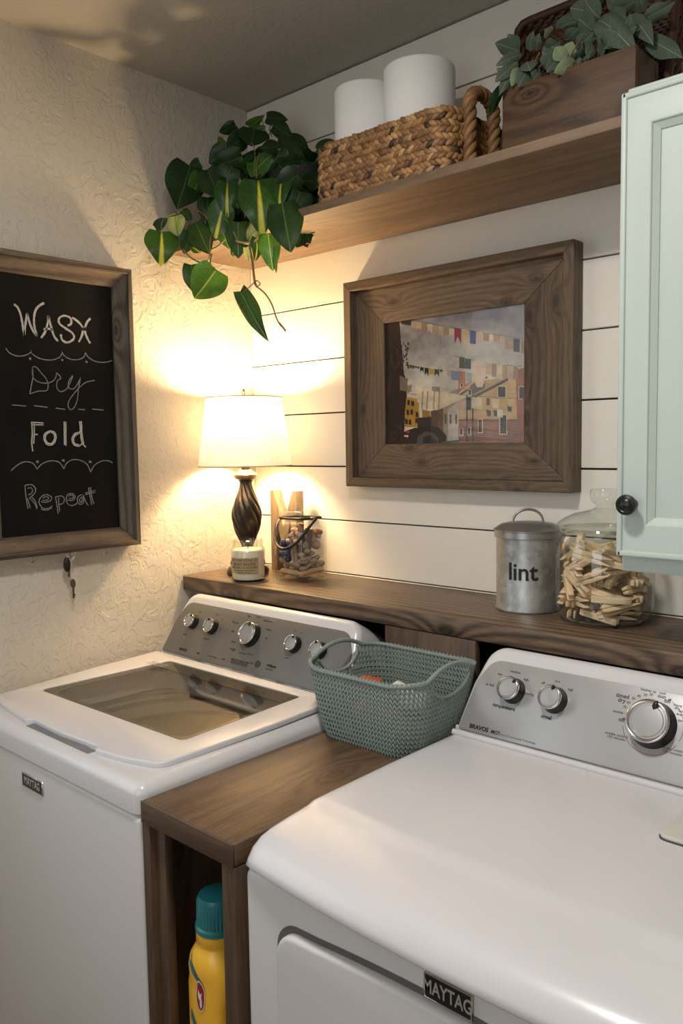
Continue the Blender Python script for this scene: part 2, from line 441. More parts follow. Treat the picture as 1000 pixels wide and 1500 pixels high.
# ------------------------------------------------------------------ setting
CEIL = 2.446; XR = 2.75; YF = -3.15
fl = NT('floor_tile'); v = fl.coords(); br = fl.n('ShaderNodeTexBrick'); fl.l(v, br.inputs[0])
br.inputs['Scale'].default_value = 2.2; br.inputs['Color1'].default_value = (*lin((150, 132, 112)), 1); br.inputs['Color2'].default_value = (*lin((138, 120, 102)), 1)
br.inputs['Mortar'].default_value = (*lin((96, 86, 76)), 1); fl.base(br.outputs[0]); fl.set(.4)
tag(mk('floor', MB().box((-.1, YF-.1, -.06), (XR+.1, .1, 0)), fl.m), kind='structure')
tag(mk('ceiling', MB().box((-.1, YF-.1, CEIL), (XR+.1, .1, CEIL+.08)), ceil_m), kind='structure')
# left wall with a window opening behind the photographer's left shoulder
WY0, WY1, WZ0, WZ1 = -2.1, -1.04, .98, 2.1
mb = MB()
mb.box((-.12, WY1, 0), (0, .0, CEIL)); mb.box((-.12, YF, 0), (0, WY0, CEIL))
mb.box((-.12, WY0, 0), (0, WY1, WZ0)); mb.box((-.12, WY0, WZ1), (0, WY1, CEIL))
wl = tag(mk('wall_left', mb, wall_m), kind='structure')
win = tag(mk('window_1', MB().box((-.10, WY0, WZ0-.0), (-.06, WY0+.05, WZ1)).box((-.10, WY1-.05, WZ0), (-.06, WY1, WZ1)).box((-.10, WY0, WZ0), (-.06, WY1, WZ0+.05)).box((-.10, WY0, WZ1-.05), (-.06, WY1, WZ1)).box((-.10, (WY0+WY1)/2-.02, WZ0), (-.06, (WY0+WY1)/2+.02, WZ1)), plain('window_white', (225, 225, 222), .4)), kind='structure')
blind_m = plain('blind_slat', (228, 226, 220), .5)
z = WZ0+.03; k = 0
while z < WZ1-.04:
    me = MB().box((-.020, 0, -.001), (.020, WY1-WY0-.02, .001)).mesh('slat') if k == 0 else me
    o = link('blind_slat', me, blind_m, None); o.parent = win; o.location = (-.028, WY0+.01, z); o.rotation_euler = (0, math.radians(24), 0)
    z += .042; k += 1
tag(mk('wall_right', MB().box((XR, YF, 0), (XR+.1, 0, CEIL)), plain('right_wall_paint', (205, 196, 182), .8)), kind='structure')
tag(mk('wall_front', MB().box((0, YF-.1, 0), (.95, YF, CEIL)).box((2.25, YF-.1, 0), (XR, YF, CEIL)).box((.95, YF-.1, 0), (2.25, YF, .85)).box((.95, YF-.1, 2.4), (2.25, YF, CEIL)), plain('front_wall_paint', (205, 196, 182), .8)), kind='structure')
# unseen opening and window frame added round the fill light behind the camera
w2 = MB()
for (x0, x1, z0, z1) in ((.93, .99, .83, 2.42), (2.21, 2.27, .83, 2.42), (.93, 2.27, .83, .89), (.93, 2.27, 2.36, 2.42), (1.58, 1.62, .85, 2.4)): w2.box((x0, YF-.06, z0), (x1, YF+.015, z1))
tag(mk('added_window', w2, bpy.data.materials['window_white']), kind='structure')
# back wall: backing plus shiplap planks, one object each
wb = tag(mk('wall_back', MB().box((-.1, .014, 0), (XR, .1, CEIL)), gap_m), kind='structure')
SP, Z0 = .1496, 2.2931
zs = [Z0-k*SP for k in range(-2, 16)]
for k in range(len(zs)-1):
    zt, zb = min(zs[k], CEIL), max(zs[k+1], 1.03)  # planks stop below the ledge; the dark backing colour there stands in for shade
    if zt-zb < .02: continue
    rr = random.Random(k*3+1)
    g = .0026+rr.random()*.0010
    me = MB().box((.0, 0, zb+g), (XR, .014, zt-.0006)).mesh('plank'); bevel_mesh(me, .0012, 1)
    o = link('plank', me, ship_m, wb, smooth=False)
# ceiling fixture (off frame, the light's own lamp)
cl = thing('ceiling_light', 'round white flush ceiling lamp overhead', 'ceiling light', (1.25, -1.2, 2.43))
mk('lamp_ring', MB().lathe([(.13, -.012), (.14, .0), (.14, .0155), (.11, .0155), (.11, -.012)], 40, (1.25, -1.2, 2.43), close=False), enamel2, cl, True)

# upper shelf
US = 2.005
rbox('long_shelf', (.002, -.30, 1.985), (1.296, -.001, US), .0015, shelf_m, None, 2)
tag(bpy.data.objects['long_shelf'], 'long brown stained plank shelf running high along the white wall', 'shelf')
# ledge above the machines
LZ = 1.095
lg = tag(rbox('wooden_ledge', (.003, -.285, 1.055), (2.4, -.001, LZ), .003, ledge_m, None, 2), 'thick dark-stained wooden ledge running behind both machines', 'ledge')

# ------------------------------------------------------------------ cabinet
cb = thing('wall_cabinet', 'pale mint wall cabinet with a recessed panel door at the right edge', 'cabinet', (1.3, -.31, 1.23))
mb = MB().box((1.302, -.308, 1.232), (1.96, -.003, 2.04)); me = mb.mesh('cabinet_body'); bevel_mesh(me, .002, 1); link('cabinet_body', me, cab_m, cb)
dx0, dx1, dz0, dz1 = 1.303, 1.80, 1.262, 2.024
def ff(a): return [(x, z) for x, z in a]
M = frameM((0, -.32, 0), (1, 0, 0), (0, 0, 1))
px0, px1, pz0, pz1 = 1.353, 1.75, 1.318, 1.968
door = link('door', plate([rpoly([(dx0, dz0, .003), (dx1, dz0, .003), (dx1, dz1, .003), (dx0, dz1, .003)], 2), [(px0, pz0), (px0, pz1), (px1, pz1), (px1, pz0)]], .020, .004, 3, M, 'door'), cab_m, cb, smooth=35)
# moulded inner slope and recessed panel
def ring(x0, z0, x1, z1, y0, X0, Z0_, X1, Z1_, y1):
    a = [(x0, y0, z0), (x1, y0, z0), (x1, y0, z1), (x0, y0, z1)]; b = [(X0, y1, Z0_), (X1, y1, Z0_), (X1, y1, Z1_), (X0, y1, Z1_)]
    return MB().add(a+b, [(i, (i+1) % 4, 4+(i+1) % 4, 4+i) for i in range(4)])
mb = ring(px0-.004, pz0-.004, px1+.004, pz1+.004, -.3285, px0+.010, pz0+.010, px1-.010, pz1-.010, -.319)
b2 = ring(px0+.010, pz0+.010, px1-.010, pz1-.010, -.319, px0+.0105, pz0+.0105, px1-.0105, pz1-.0105, -.3155)
mb.add(b2.v, b2.f); mk('panel_moulding', mb, cab_m, door)
mk('door_panel', MB().box((px0, -.3165, pz0), (px1, -.311, pz1)), cab_m, door)
rim = MB()
for (a, b) in (((dx0-.001, -.334, dz0-.001), (dx0+.009, -.327, dz1+.001)), ((dx0, -.334, dz0-.001), (dx1, -.327, dz0+.009)), ((dx0, -.334, dz1-.009), (dx1, -.327, dz1+.001))): rim.box(a, b)
me = rim.mesh('door_bead'); bevel_mesh(me, .003, 3); link('door_bead', me, cab_m, door, smooth=60)
kn = at(921, 739, 'y', -.345)
M = frameM((kn.x, -.330, kn.z), (1, 0, 0), (0, 0, 1))
mk('door_knob', MB().lathe([(.009, 0), (.0075, .006), (.007, .014), (.012, .019), (.0165, .022), (.0175, .027), (.0165, .031), (.012, .033), (.0105, .0322), (.008, .034), (.0, .0355)], 36, M=M), black, door, 50)

# ------------------------------------------------------------------ framed picture
XL, XRR, ZT, ZB = .416, 1.073, 1.882, 1.346
IX0, IX1, IZ0, IZ1 = .531, .939, 1.457, 1.768
pic = thing('framed_picture', 'wide stained wood frame round a print of laundry lines over a canal street', 'picture', (.745, -.001, 1.346))
def mitre(name, side, o0, o1, y_f, y_b, mat, slope=0.0, bev=.0015):
    """one board of a frame between outer rect o0 and inner rect o1; slope pushes the inner edge back"""
    (a0, c0, a1, c1), (b0, d0, b1, d1) = o0, o1
    O = [(a0, c0), (a1, c0), (a1, c1), (a0, c1)]; I = [(b0, d0), (b1, d0), (b1, d1), (b0, d1)]
    k = side; j = (k+1) % 4
    q = [O[k], O[j], I[j], I[k]]; ys = [y_f, y_f, y_f+slope, y_f+slope]
    vs = [(x, y, z) for (x, z), y in zip(q, ys)] + [(x, y_b, z) for x, z in q]
    me = MB().add(vs, [(0, 1, 2, 3), (7, 6, 5, 4), (0, 4, 5, 1), (1, 5, 6, 2), (2, 6, 7, 3), (3, 7, 4, 0)]).mesh(name)
    bm = bmesh.new(); bm.from_mesh(me); bmesh.ops.recalc_face_normals(bm, faces=bm.faces); bm.to_mesh(me); bm.free()
    bevel_mesh(me, bev, 2); return me
picX = wood('picture_frame_wood_x', 'X', lin((110, 90, 70)), lin((76, 60, 46)), lin((36, 28, 22)), seed=21.3, freq=75, knots=9, knot=.12, contrast=.5)
picZ = wood('picture_frame_wood_z', 'Z', lin((106, 87, 68)), lin((74, 58, 45)), lin((36, 28, 22)), seed=22.9, freq=75, knots=9, knot=.12, contrast=.5)
out, mid, inn = (XL, ZB, XRR, ZT), (XL+.024, ZB+.024, XRR-.024, ZT-.024), (IX0, IZ0, IX1, IZ1)
for sd in range(4):
    mt = picX if sd % 2 == 0 else picZ
    link('outer_rail', mitre('outer_rail', sd, out, mid, -.044, -.001, mt), mt, pic)
    link('inner_board', mitre('inner_board', sd, mid, inn, -.022, -.004, mt, 0.006), mt, pic)
# the print: a raster painted in code, carried by a fine grid with colours
PW, PH = 300, 228
PX = lambda X, Y: ((lambda p: ((p.x-IX0)/(IX1-IX0), (p.z-IZ0)/(IZ1-IZ0)))(at(550+X/4.348, 440+Y/4.348, 'y', -.010)))
img = np.zeros((PH, PW, 3)); gy, gx = np.mgrid[0:PH, 0:PW]; gu = (gx+.5)/PW; gv = (gy+.5)/PH
rs = np.random.RandomState(4)
def smooth_noise(n, seed):
    r = np.random.RandomState(seed); g = r.rand(n+2, n+2); x = gu*n; y = gv*n
    xi, yi = x.astype(int), y.astype(int); fx, fy = x-xi, y-yi; fx = fx*fx*(3-2*fx); fy = fy*fy*(3-2*fy)
    return (g[yi, xi]*(1-fx)+g[yi, xi+1]*fx)*(1-fy)+(g[yi+1, xi]*(1-fx)+g[yi+1, xi+1]*fx)*fy
cloud = .5*smooth_noise(4, 1)+.3*smooth_noise(9, 2)+.2*smooth_noise(22, 3)
sky0, sky1 = np.array(lin((118, 112, 120))), np.array(lin((206, 203, 194)))
f = np.clip(1.25-1.15*gv + (cloud-.5)*.9, 0, 1)[..., None]; img[:] = sky0*(1-f)+sky1*f
def poly(pts, rgb, jit=.08, raw=False, a=1.0):
    P = [PX(*p) if not raw else p for p in pts]; inside = np.zeros((PH, PW), bool); n = len(P)
    for i in range(n):
        (x0, y0), (x1, y1) = P[i], P[(i+1) % n]
        if y0 == y1: continue
        c = ((gv >= min(y0, y1)) & (gv < max(y0, y1))); inside ^= c & (gu < x0+(gv-y0)*(x1-x0)/(y1-y0))
    nz = 1+(rs.rand(PH, PW)-.5)*2*jit + (cloud-.5)*jit*4
    col = np.array(lin(rgb))[None, None]*nz[..., None]
    img[inside] = img[inside]*(1-a)+col[inside]*a
# right-hand houses
poly([(527, 600), (600, 520), (880, 480), (950, 500), (950, 920), (527, 920)], (176, 152, 112))
poly([(880, 440), (960, 430), (960, 920), (900, 920)], (150, 98, 74), .2)
poly([(527, 750), (900, 750), (900, 920), (527, 920)], (134, 94, 78), .22)
poly([(527, 455), (570, 455), (572, 530), (610, 515), (527, 590)], (166, 112, 82))
poly([(527, 598), (700, 485), (712, 490), (527, 612)], (70, 58, 50)); poly([(610, 610), (860, 480), (870, 492), (612, 628)], (84, 72, 62))
poly([(600, 540), (690, 490), (690, 560), (612, 600)], (106, 92, 78))
for X in (575, 612): poly([(X, 600), (X+8, 600), (X+8, 915), (X, 915)], (70, 56, 48))
for (a, b, c, d) in ((775, 548, 820, 612), (785, 725, 826, 840), (652, 755, 674, 832), (905, 550, 935, 620), (590, 565, 604, 600), (536, 808, 552, 848), (584, 805, 600, 846), (540, 520, 552, 550)):
    poly([(a-4, b-4), (c+4, b-4), (c+4, d+6), (a-4, d+6)], (196, 184, 156)); poly([(a, b), (c, b), (c, d), (a, d)], (58, 56, 52))
for (X, Y) in ((700, 720), (830, 690), (745, 720)): poly([(X, Y-30), (X+30, Y-20), (X+26, Y+14), (X+4, Y+10)], (66, 72, 60))
# centre street in haze
poly([(430, 600), (527, 560), (527, 920), (430, 920)], (150, 140, 124)); poly([(460, 690), (527, 640), (527, 910), (462, 910)], (176, 172, 166), .1)
poly([(352, 700), (430, 680), (430, 860), (352, 840)], (96, 72, 56), .2)
poly([(400, 700), (428, 690), (428, 820), (400, 820)], (116, 88, 64), .2)
for X in (440, 470, 505): poly([(X, 720), (X+12, 720), (X+12, 780), (X, 780)], (100, 92, 84))
# yellow house, left
poly([(190, 610), (272, 625), (280, 640), (284, 800), (186, 800)], (178, 140, 62), .1)
for (X, Y) in ((206, 630), (232, 636), (202, 692), (226, 690), (258, 704), (192, 748), (216, 752), (256, 744)): poly([(X, Y), (X+17, Y+2), (X+17, Y+34), (X, Y+32)], (58, 42, 28))
poly([(300, 690), (350, 700), (350, 760), (300, 760)], (150, 122, 66))
poly([(270, 740), (360, 735), (360, 800), (270, 800)], (64, 50, 42))
# bridge and water
poly([(180, 830), (250, 805), (330, 790), (400, 800), (450, 850), (450, 925), (180, 925)], (44, 38, 36))
poly([(262, 925), (270, 860), (320, 826), (370, 836), (402, 870), (404, 925)], (84, 82, 80)); poly([(300, 925), (306, 862), (350, 850), (392, 890), (392, 925)], (44, 42, 46))
poly([(420, 890), (527, 880), (527, 925), (420, 925)], (86, 78, 78))
poly([(184, 850), (214, 850), (210, 862), (184, 860)], (214, 190, 180)); poly([(200, 824), (222, 824), (218, 836), (202, 836)], (196, 44, 36))
# dark wall, left
poly([(40, 120), (158, 130), (166, 260), (176, 330), (186, 470), (206, 520), (204, 600), (192, 700), (184, 925), (40, 925)], (46, 24, 18), .35)
poly([(110, 250), (140, 300), (136, 400), (116, 340)], (22, 14, 12), .3); poly([(70, 480), (110, 470), (106, 560), (80, 640)], (70, 44, 34), .3)
poly([(160, 480), (210, 500), (206, 580), (160, 570)], (124, 114, 100)); poly([(205, 540), (236, 536), (232, 580), (205, 590)], (140, 130, 112))
poly([(150, 120), (260, 120), (230, 170), (170, 158)], (52, 40, 30), .3)
for i in range(26):
    X = 168+rs.rand()*44; Y = 268+rs.rand()*160; poly([(X, Y), (X+8, Y+4), (X+6, Y+18), (X-2, Y+12)], (48, 40, 32))
# washing lines
def wline(a, b, sag, y_off=0):
    for i in range(40):
        t0, t1 = i/40, (i+1)/40; g = lambda t: (a[0]+(b[0]-a[0])*t, a[1]+(b[1]-a[1])*t+sag*4*t*(1-t))
        p, q = g(t0), g(t1); poly([p, q, (q[0], q[1]+3), (p[0], p[1]+3)], (96, 88, 84))
def cloth(x, y, wd, h, rgb, notch=0, sk=0):
    P = [(x, y), (x+wd, y+wd*.12), (x+wd+sk, y+h+wd*.12)]
    if notch: P.append((x+wd*.5+sk, y+h*(1-notch)))
    P.append((x+sk, y+h)); poly(P, rgb, .12)
wline((230, 130), (945, 250), 6); wline((205, 410), (540, 455), 6); wline((500, 355), (945, 420), 14); wline((200, 590), (640, 610), 6); wline((610, 600), (940, 620), 5)
beige = [(168, 146, 124), (182, 160, 136), (150, 130, 110), (196, 178, 156)]
for i, X in enumerate(range(232, 500, 34)): cloth(X, 138+i*7, 31, 44+(i*37 % 17), beige[i % 4], .15 if i % 2 else 0, -3)
cloth(502, 183, 40, 96, (132, 30, 34), .42); cloth(548, 190, 44, 92, (186, 166, 138)); cloth(597, 200, 38, 80, (58, 58, 116))
for i, (X, wd, h, c) in enumerate([(640, 38, 54, 1), (682, 34, 50, 2), (718, 24, 44, 3), (746, 36, 46, 0), (784, 28, 42, 1), (816, 48, 72, 0)]): cloth(X, 206+i*7, wd, h, beige[c])
cloth(868, 248, 42, 82, (76, 78, 80)); cloth(914, 256, 24, 84, (150, 130, 112))
for i, (X, wd, h, c) in enumerate([(208, 10, 26, (60, 52, 34)), (222, 12, 24, (44, 40, 34)), (238, 12, 20, (40, 38, 34)), (254, 12, 14, (40, 38, 34)), (270, 12, 16, (48, 42, 36)), (286, 24, 30, (36, 36, 34)), (314, 26, 50, (46, 44, 40)), (343, 30, 36, (172, 146, 58)), (376, 30, 46, (44, 46, 42)), (412, 14, 20, (36, 36, 34)), (430, 26, 42, (188, 182, 172)), (458, 22, 34, (176, 150, 140)), (482, 50, 52, (122, 136, 160))]):
    cloth(X, 410+i*3.6, wd, h, c, .4 if c[0] < 60 else 0)
cloth(530, 362, 34, 70, (92, 86, 72)); cloth(566, 372, 38, 64, (58, 60, 52))
poly([(618, 385), (692, 395), (694, 500), (676, 552), (640, 552), (622, 500)], (200, 182, 162), .08)
for i in range(6): cloth(698+i*34, 398+i*5, 31, 74+(i*29 % 20), beige[(i+1) % 4])
cloth(532, 458, 40, 70, (170, 118, 88)); cloth(576, 458, 34, 58, (150, 152, 154))
poly([(264, 560), (520, 595), (580, 612), (470, 660), (410, 690), (392, 694), (330, 688), (290, 660), (270, 640)], (202, 190, 168), .1)
for X in (300, 330, 372, 404): poly([(X, 575), (X+8, 576), (X+2, 690), (X-6, 688)], (150, 138, 118))
cloth(360, 545, 52, 30, (134, 132, 128)); cloth(578, 612, 28, 78, (48, 50, 50)); cloth(700, 618, 24, 44, (112, 56, 44)); cloth(612, 612, 60, 70, (190, 176, 152)); cloth(540, 640, 30, 60, (176, 160, 138)); cloth(740, 622, 40, 56, (196, 180, 150)); cloth(800, 624, 30, 36, (176, 150, 90)); cloth(835, 624, 40, 46, (190, 160, 120)); cloth(768, 690, 34, 46, (190, 192, 184))
for i in range(28):
    a = rs.rand(4); poly([(200+a[0]*300, 180+a[1]*300), (204+a[0]*300+a[2]*60, 180+a[1]*300+2), (200+a[0]*300, 183+a[1]*300)], (170, 168, 162), .05, a=.4)
for k in range(30):      # courses of brick and plaster grain
    yy = 770+k*5.2; poly([(530, yy), (900, yy-4), (900, yy-2.6), (530, yy+1.4)], (186, 160, 136), .1, a=.35)
grime = .55*smooth_noise(14, 5)+.45*smooth_noise(40, 6)
img *= (.80+.40*grime)[..., None]
img = np.clip(img, 0, 1)**1.12*np.array((1.04, .99, .90))*1.02
img *= 1+(rs.rand(PH, PW, 1)-.5)*.12
vs = [(IX0-.004+(IX1-IX0+.008)*i/PW, -.010, IZ0-.004+(IZ1-IZ0+.008)*j/PH) for j in range(PH+1) for i in range(PW+1)]
fs = [(j*(PW+1)+i, j*(PW+1)+i+1, (j+1)*(PW+1)+i+1, (j+1)*(PW+1)+i) for j in range(PH) for i in range(PW)]
me = bpy.data.meshes.new('print'); me.from_pydata(vs, [], fs)
ca = me.color_attributes.new('tone', 'FLOAT_COLOR', 'CORNER'); arr = np.ones((PH*PW, 4, 4), dtype=np.float32); arr[:, :, :3] = np.clip(img.reshape(-1, 1, 3), 0, 1); ca.data.foreach_set('color', arr.ravel())
t = NT('printed_picture'); a = t.n('ShaderNodeAttribute'); a.attribute_name = 'tone'; t.base(a.outputs['Color']); t.set(.7)
link('print', me, t.m, pic)
mk('picture_pane', MB().box((IX0-.003, -.0145, IZ0-.003), (IX1+.003, -.0125, IZ1+.003)), pane_m, pic)

# ------------------------------------------------------------------ chalkboard
BY0, BY1, BZ0, BZ1 = -.868, -.447, 1.203, 1.916
cbd = thing('chalkboard', 'tall black chalkboard in a weathered wood frame on the left wall', 'chalkboard', (.001, -.66, 1.203))
i0, i1, k0, k1 = -.812, -.494, 1.252, 1.868
mk('slate', MB().box((.004, i0-.01, k0-.01), (.0205, i1+.01, k1+.01)), chalkboard_m, cbd)
def mitreL(side, o0, o1, xf, slope, mat):
    (a0, c0, a1, c1), (b0, d0, b1, d1) = o0, o1
    O = [(a0, c0), (a1, c0), (a1, c1), (a0, c1)]; I = [(b0, d0), (b1, d0), (b1, d1), (b0, d1)]
    k = side; j = (k+1) % 4; q = [O[k], O[j], I[j], I[k]]
    xs = [xf, xf, xf-slope, xf-slope]
    vs = [(x, y, z) for (y, z), x in zip(q, xs)]+[(.001, y, z) for y, z in q]
    me = MB().add(vs, [(0, 1, 2, 3), (7, 6, 5, 4), (0, 4, 5, 1), (1, 5, 6, 2), (2, 6, 7, 3), (3, 7, 4, 0)]).mesh('r')
    bm = bmesh.new(); bm.from_mesh(me); bmesh.ops.recalc_face_normals(bm, faces=bm.faces); bm.to_mesh(me); bm.free()
    bevel_mesh(me, .0012, 2); return me
o_, m_, n_ = (BY0, BZ0, BY1, BZ1), (BY0+.013, BZ0+.013, BY1-.013, BZ1-.013), (i0, k0, i1, k1)
for sd in range(4):
    mt = barnY if sd % 2 == 0 else barnZ
    link('frame_rim', mitreL(sd, o_, m_, .047, 0, mt), mt, cbd)
    link('frame_board', mitreL(sd, m_, n_, .043, .016, mt), mt, cbd)
def stroke(mb, P, wd, x=.0207, k=5, sm=True):
    Q = [(at(p[0], p[1], 'x', x)) for p in P]
    if sm and len(Q) > 2: Q = catmull(Q, k)
    n = len(Q)
    L = []; R = []
    for i, p in enumerate(Q):
        t = Q[min(i+1, n-1)]-Q[max(i-1, 0)]; t = Vector((0, t.y, t.z))
        if t.length < 1e-7: t = Vector((0, 1, 0))
        t.normalize(); nn = Vector((0, -t.z, t.y)); ww = wd*(.8+.4*random.random())/2
        L.append(p+nn*ww); R.append(p-nn*ww)
    vs = []
    for h in (0, .0004):
        for a in L+R: vs.append((x+h, a.y, a.z))
    fs = [(2*n+i, 2*n+i+1, 3*n+i+1, 3*n+i) for i in range(n-1)]+[(i, i+1, 2*n+i+1, 2*n+i) for i in range(n-1)]+[(3*n+i, 3*n+i+1, n+i+1, n+i) for i in range(n-1)]
    mb.add(vs, fs)
A5 = lambda L: [(x/5, 380+y/5) for x, y in L]; B5 = lambda L: [(x/5, 590+y/5) for x, y in L]
mb = MB()
for L in ([(102, 328), (130, 355), (152, 410), (165, 480), (178, 555)], [(178, 555), (185, 480), (198, 395)], [(198, 395), (215, 460), (240, 520), (270, 562)], [(270, 562), (250, 480), (252, 400), (275, 350), (322, 318)],
          [(300, 575), (330, 530), (348, 470), (352, 412)], [(352, 412), (370, 480), (395, 560), (425, 598)], [(318, 512), (350, 508), (385, 515)],
          [(495, 485), (520, 470), (515, 430), (470, 412), (432, 432), (435, 470), (480, 505), (530, 540), (540, 580), (495, 608), (455, 590), (445, 548)],
          [(528, 425), (570, 455), (600, 490), (606, 520), (598, 560), (577, 605)], [(662, 432), (640, 455), (625, 490), (622, 530), (640, 580), (660, 615)], [(600, 505), (628, 503)], [(600, 516), (628, 514)]):
    stroke(mb, A5(L), .0052)
mk('wash_lettering', mb, chalk_m, cbd)
def stroke_part(P, wd, **k):
    m_ = MB(); stroke(m_, P, wd, **k); mk('chalk_stroke', m_, chalk2_m, cbd)
for L in ([(42, 650), (70, 685), (130, 708), (190, 700), (225, 680), (228, 662)], [(228, 662), (235, 690), (290, 725), (370, 737), (430, 720), (452, 692), (455, 676)], [(455, 676), (470, 705), (520, 732), (580, 732), (615, 712), (625, 682)], [(625, 682), (650, 720), (710, 750), (780, 752), (820, 740)]):
    stroke_part(A5(L), .0022)
for x, y in ((220, 727), (455, 736), (632, 750)): stroke_part(A5([(x-7, y-2), (x+7, y+2)]), .0048, sm=False)
for L in ([(85, 1065), (190, 1074)], [(248, 1071), (348, 1083)], [(405, 1089), (478, 1098)], [(572, 1098), (620, 1101)], [(675, 1096), (757, 1103)]): stroke_part(A5(L), .0022, sm=False)
for L in ([(80, 498), (120, 462), (165, 436), (215, 434), (248, 450), (270, 486)], [(270, 486), (310, 446), (370, 425), (425, 432), (450, 455), (468, 484)], [(468, 484), (490, 440), (540, 416), (600, 426), (640, 456), (664, 508)], [(664, 508), (690, 460), (740, 428), (790, 424), (824, 440)]):
    stroke_part(B5(L), .0022)
for x, y in ((273, 431), (463, 422), (660, 432)): stroke_part(B5([(x-9, y-2), (x+9, y+3)]), .0052, sm=False)
mb = MB()
for L in ([(238, 790), (240, 860), (228, 930), (218, 985)], [(218, 985), (280, 965), (340, 960), (352, 920), (335, 870), (300, 830), (265, 790), (240, 790), (238, 850), (260, 885), (310, 905), (370, 900), (405, 870), (415, 830)],
          [(415, 830), (445, 868), (420, 890), (415, 935), (440, 968), (480, 955), (505, 920), (528, 868), (532, 850)], [(532, 850), (505, 890), (500, 935), (530, 950), (560, 925), (588, 870), (593, 855)], [(593, 855), (575, 940), (565, 1030), (540, 1088), (510, 1098), (498, 1060), (520, 1010), (580, 940), (630, 900), (693, 886)]):
    stroke(mb, A5(L), .0020)
mk('dry_lettering', mb, chalk2_m, cbd)
mb = MB()
for L in ([(232, 145), (236, 230), (232, 290), (240, 355)], [(250, 150), (250, 230), (246, 300)], [(228, 142), (318, 148)], [(230, 160), (318, 162)], [(245, 232), (275, 232)], [(370, 205), (330, 225), (322, 265), (345, 305), (385, 305), (408, 265), (402, 220), (365, 205)], [(366, 214), (338, 232), (332, 268), (352, 296), (380, 296), (398, 264), (394, 228), (368, 212)],
          [(470, 138), (472, 310)], [(482, 138), (482, 315)], [(583, 135), (590, 220), (600, 290), (628, 325)], [(595, 135), (600, 230), (612, 300)], [(585, 215), (550, 225), (528, 262), (540, 305), (575, 318), (600, 300)], [(580, 225), (552, 238), (538, 266), (548, 300), (578, 308)]):
    stroke(mb, B5(L), .0030)
mk('fold_lettering', mb, chalk_m, cbd)
mb = MB()
for L in ([(182, 605), (190, 690), (205, 775)], [(180, 605), (230, 600), (258, 625), (255, 660), (225, 690), (212, 700)], [(200, 628), (225, 622), (238, 640), (228, 665), (205, 675)], [(200, 700), (222, 770)], [(215, 695), (255, 740), (270, 778)], [(232, 690), (258, 722), (272, 770)],
          [(300, 725), (335, 728), (372, 715), (375, 690), (340, 672), (300, 690), (285, 730), (310, 770), (350, 775), (382, 755)], [(312, 715), (345, 712), (355, 695), (335, 688), (310, 700)], [(300, 780), (345, 786), (380, 768)],
          [(405, 688), (415, 740), (425, 812)], [(430, 695), (430, 745), (438, 795)], [(410, 690), (445, 682), (470, 700), (462, 735), (430, 745)],
          [(495, 712), (530, 715), (550, 690), (530, 665), (495, 672), (485, 710), (500, 745), (535, 752), (565, 735)], [(505, 700), (530, 700), (538, 685), (518, 675), (500, 685)],
          [(600, 672), (570, 690), (568, 725), (590, 745), (612, 725), (608, 680)], [(608, 675), (625, 720), (645, 752)], [(595, 690), (582, 710), (590, 730), (602, 715), (598, 688)], [(648, 620), (660, 690), (672, 748)], [(662, 618), (672, 690), (688, 742)], [(622, 662), (700, 640)], [(625, 672), (698, 655)]):
    stroke(mb, B5(L), .0020)
mk('repeat_lettering', mb, chalk2_m, cbd)
# cup hooks
for hx, hy in ((46, 806), (101, 802), (153, 797)):
    p = at(hx, hy, 'x', .034); z0 = BZ0
    mb = MB(); mb.tube([(p.x, p.y, z0+.006), (p.x, p.y, z0-.004)], .0012, 6)
    mb.lathe([(.003, 0), (.003, .0015)], 12, (p.x, p.y, z0-.0016))
    mb.tube([(p.x, p.y+.006*math.sin(a), z0-.0095+.006*math.cos(a)) for a in [x*PI/8 for x in range(0, 14)]], .0015, 6)
    mk('cup_hook', mb, chrome, cbd, 60)
# keys hanging from the middle hook
p = at(103, 806, 'x', .034)
ky = thing('key_bunch', 'small ring with a fob and two keys hanging under the chalkboard', 'keys', (p.x, p.y, 1.195))
q = at(104, 813, 'x', .034)
mk('loop', MB().tube([(q.x+.002*math.sin(2*a), q.y+.0105*math.cos(a), q.z+.0135*math.sin(a)) for a in [2*PI*k/20 for k in range(20)]], .0021, 6, True), wire_m, ky, 60)
f = at(98, 827, 'x', .036)
mk('fob', MB().lathe([(0, -.002), (.0125, -.002), (.014, 0), (.0125, .002), (0, .002)], 20, M=frameM(f, (.55, 1, 0), (0, 0, 1)) @ Matrix.Diagonal((.62, 1.35, 1, 1))), iron, ky, 60)
mk('fob_stem', MB().tube([at(101, 832, 'x', .034), at(101, 845, 'x', .034)], .003, 6), key_brass, ky, 60)
mk('chain', MB().tube([at(104, 822, 'x', .035), at(103.5, 843, 'x', .035), at(106, 848, 'x', .035)], .0018, 6), wire_m, ky, 60)
h = at(107, 855, 'x', .034)
mk('key', MB().lathe([(0, -.0015), (.0085, -.0015), (.0095, 0), (.0085, .0015), (0, .0015)], 14, M=frameM(h, (.5, 1, 0), (0, 0, 1)) @ Matrix.Diagonal((.7, 1.3, 1, 1))).box((h.x-.001, h.y-.0022, h.z-.036), (h.x+.001, h.y+.0022, h.z-.008)).box((h.x-.001, h.y+.002, h.z-.030), (h.x+.001, h.y+.005, h.z-.026)), key_brass, ky)

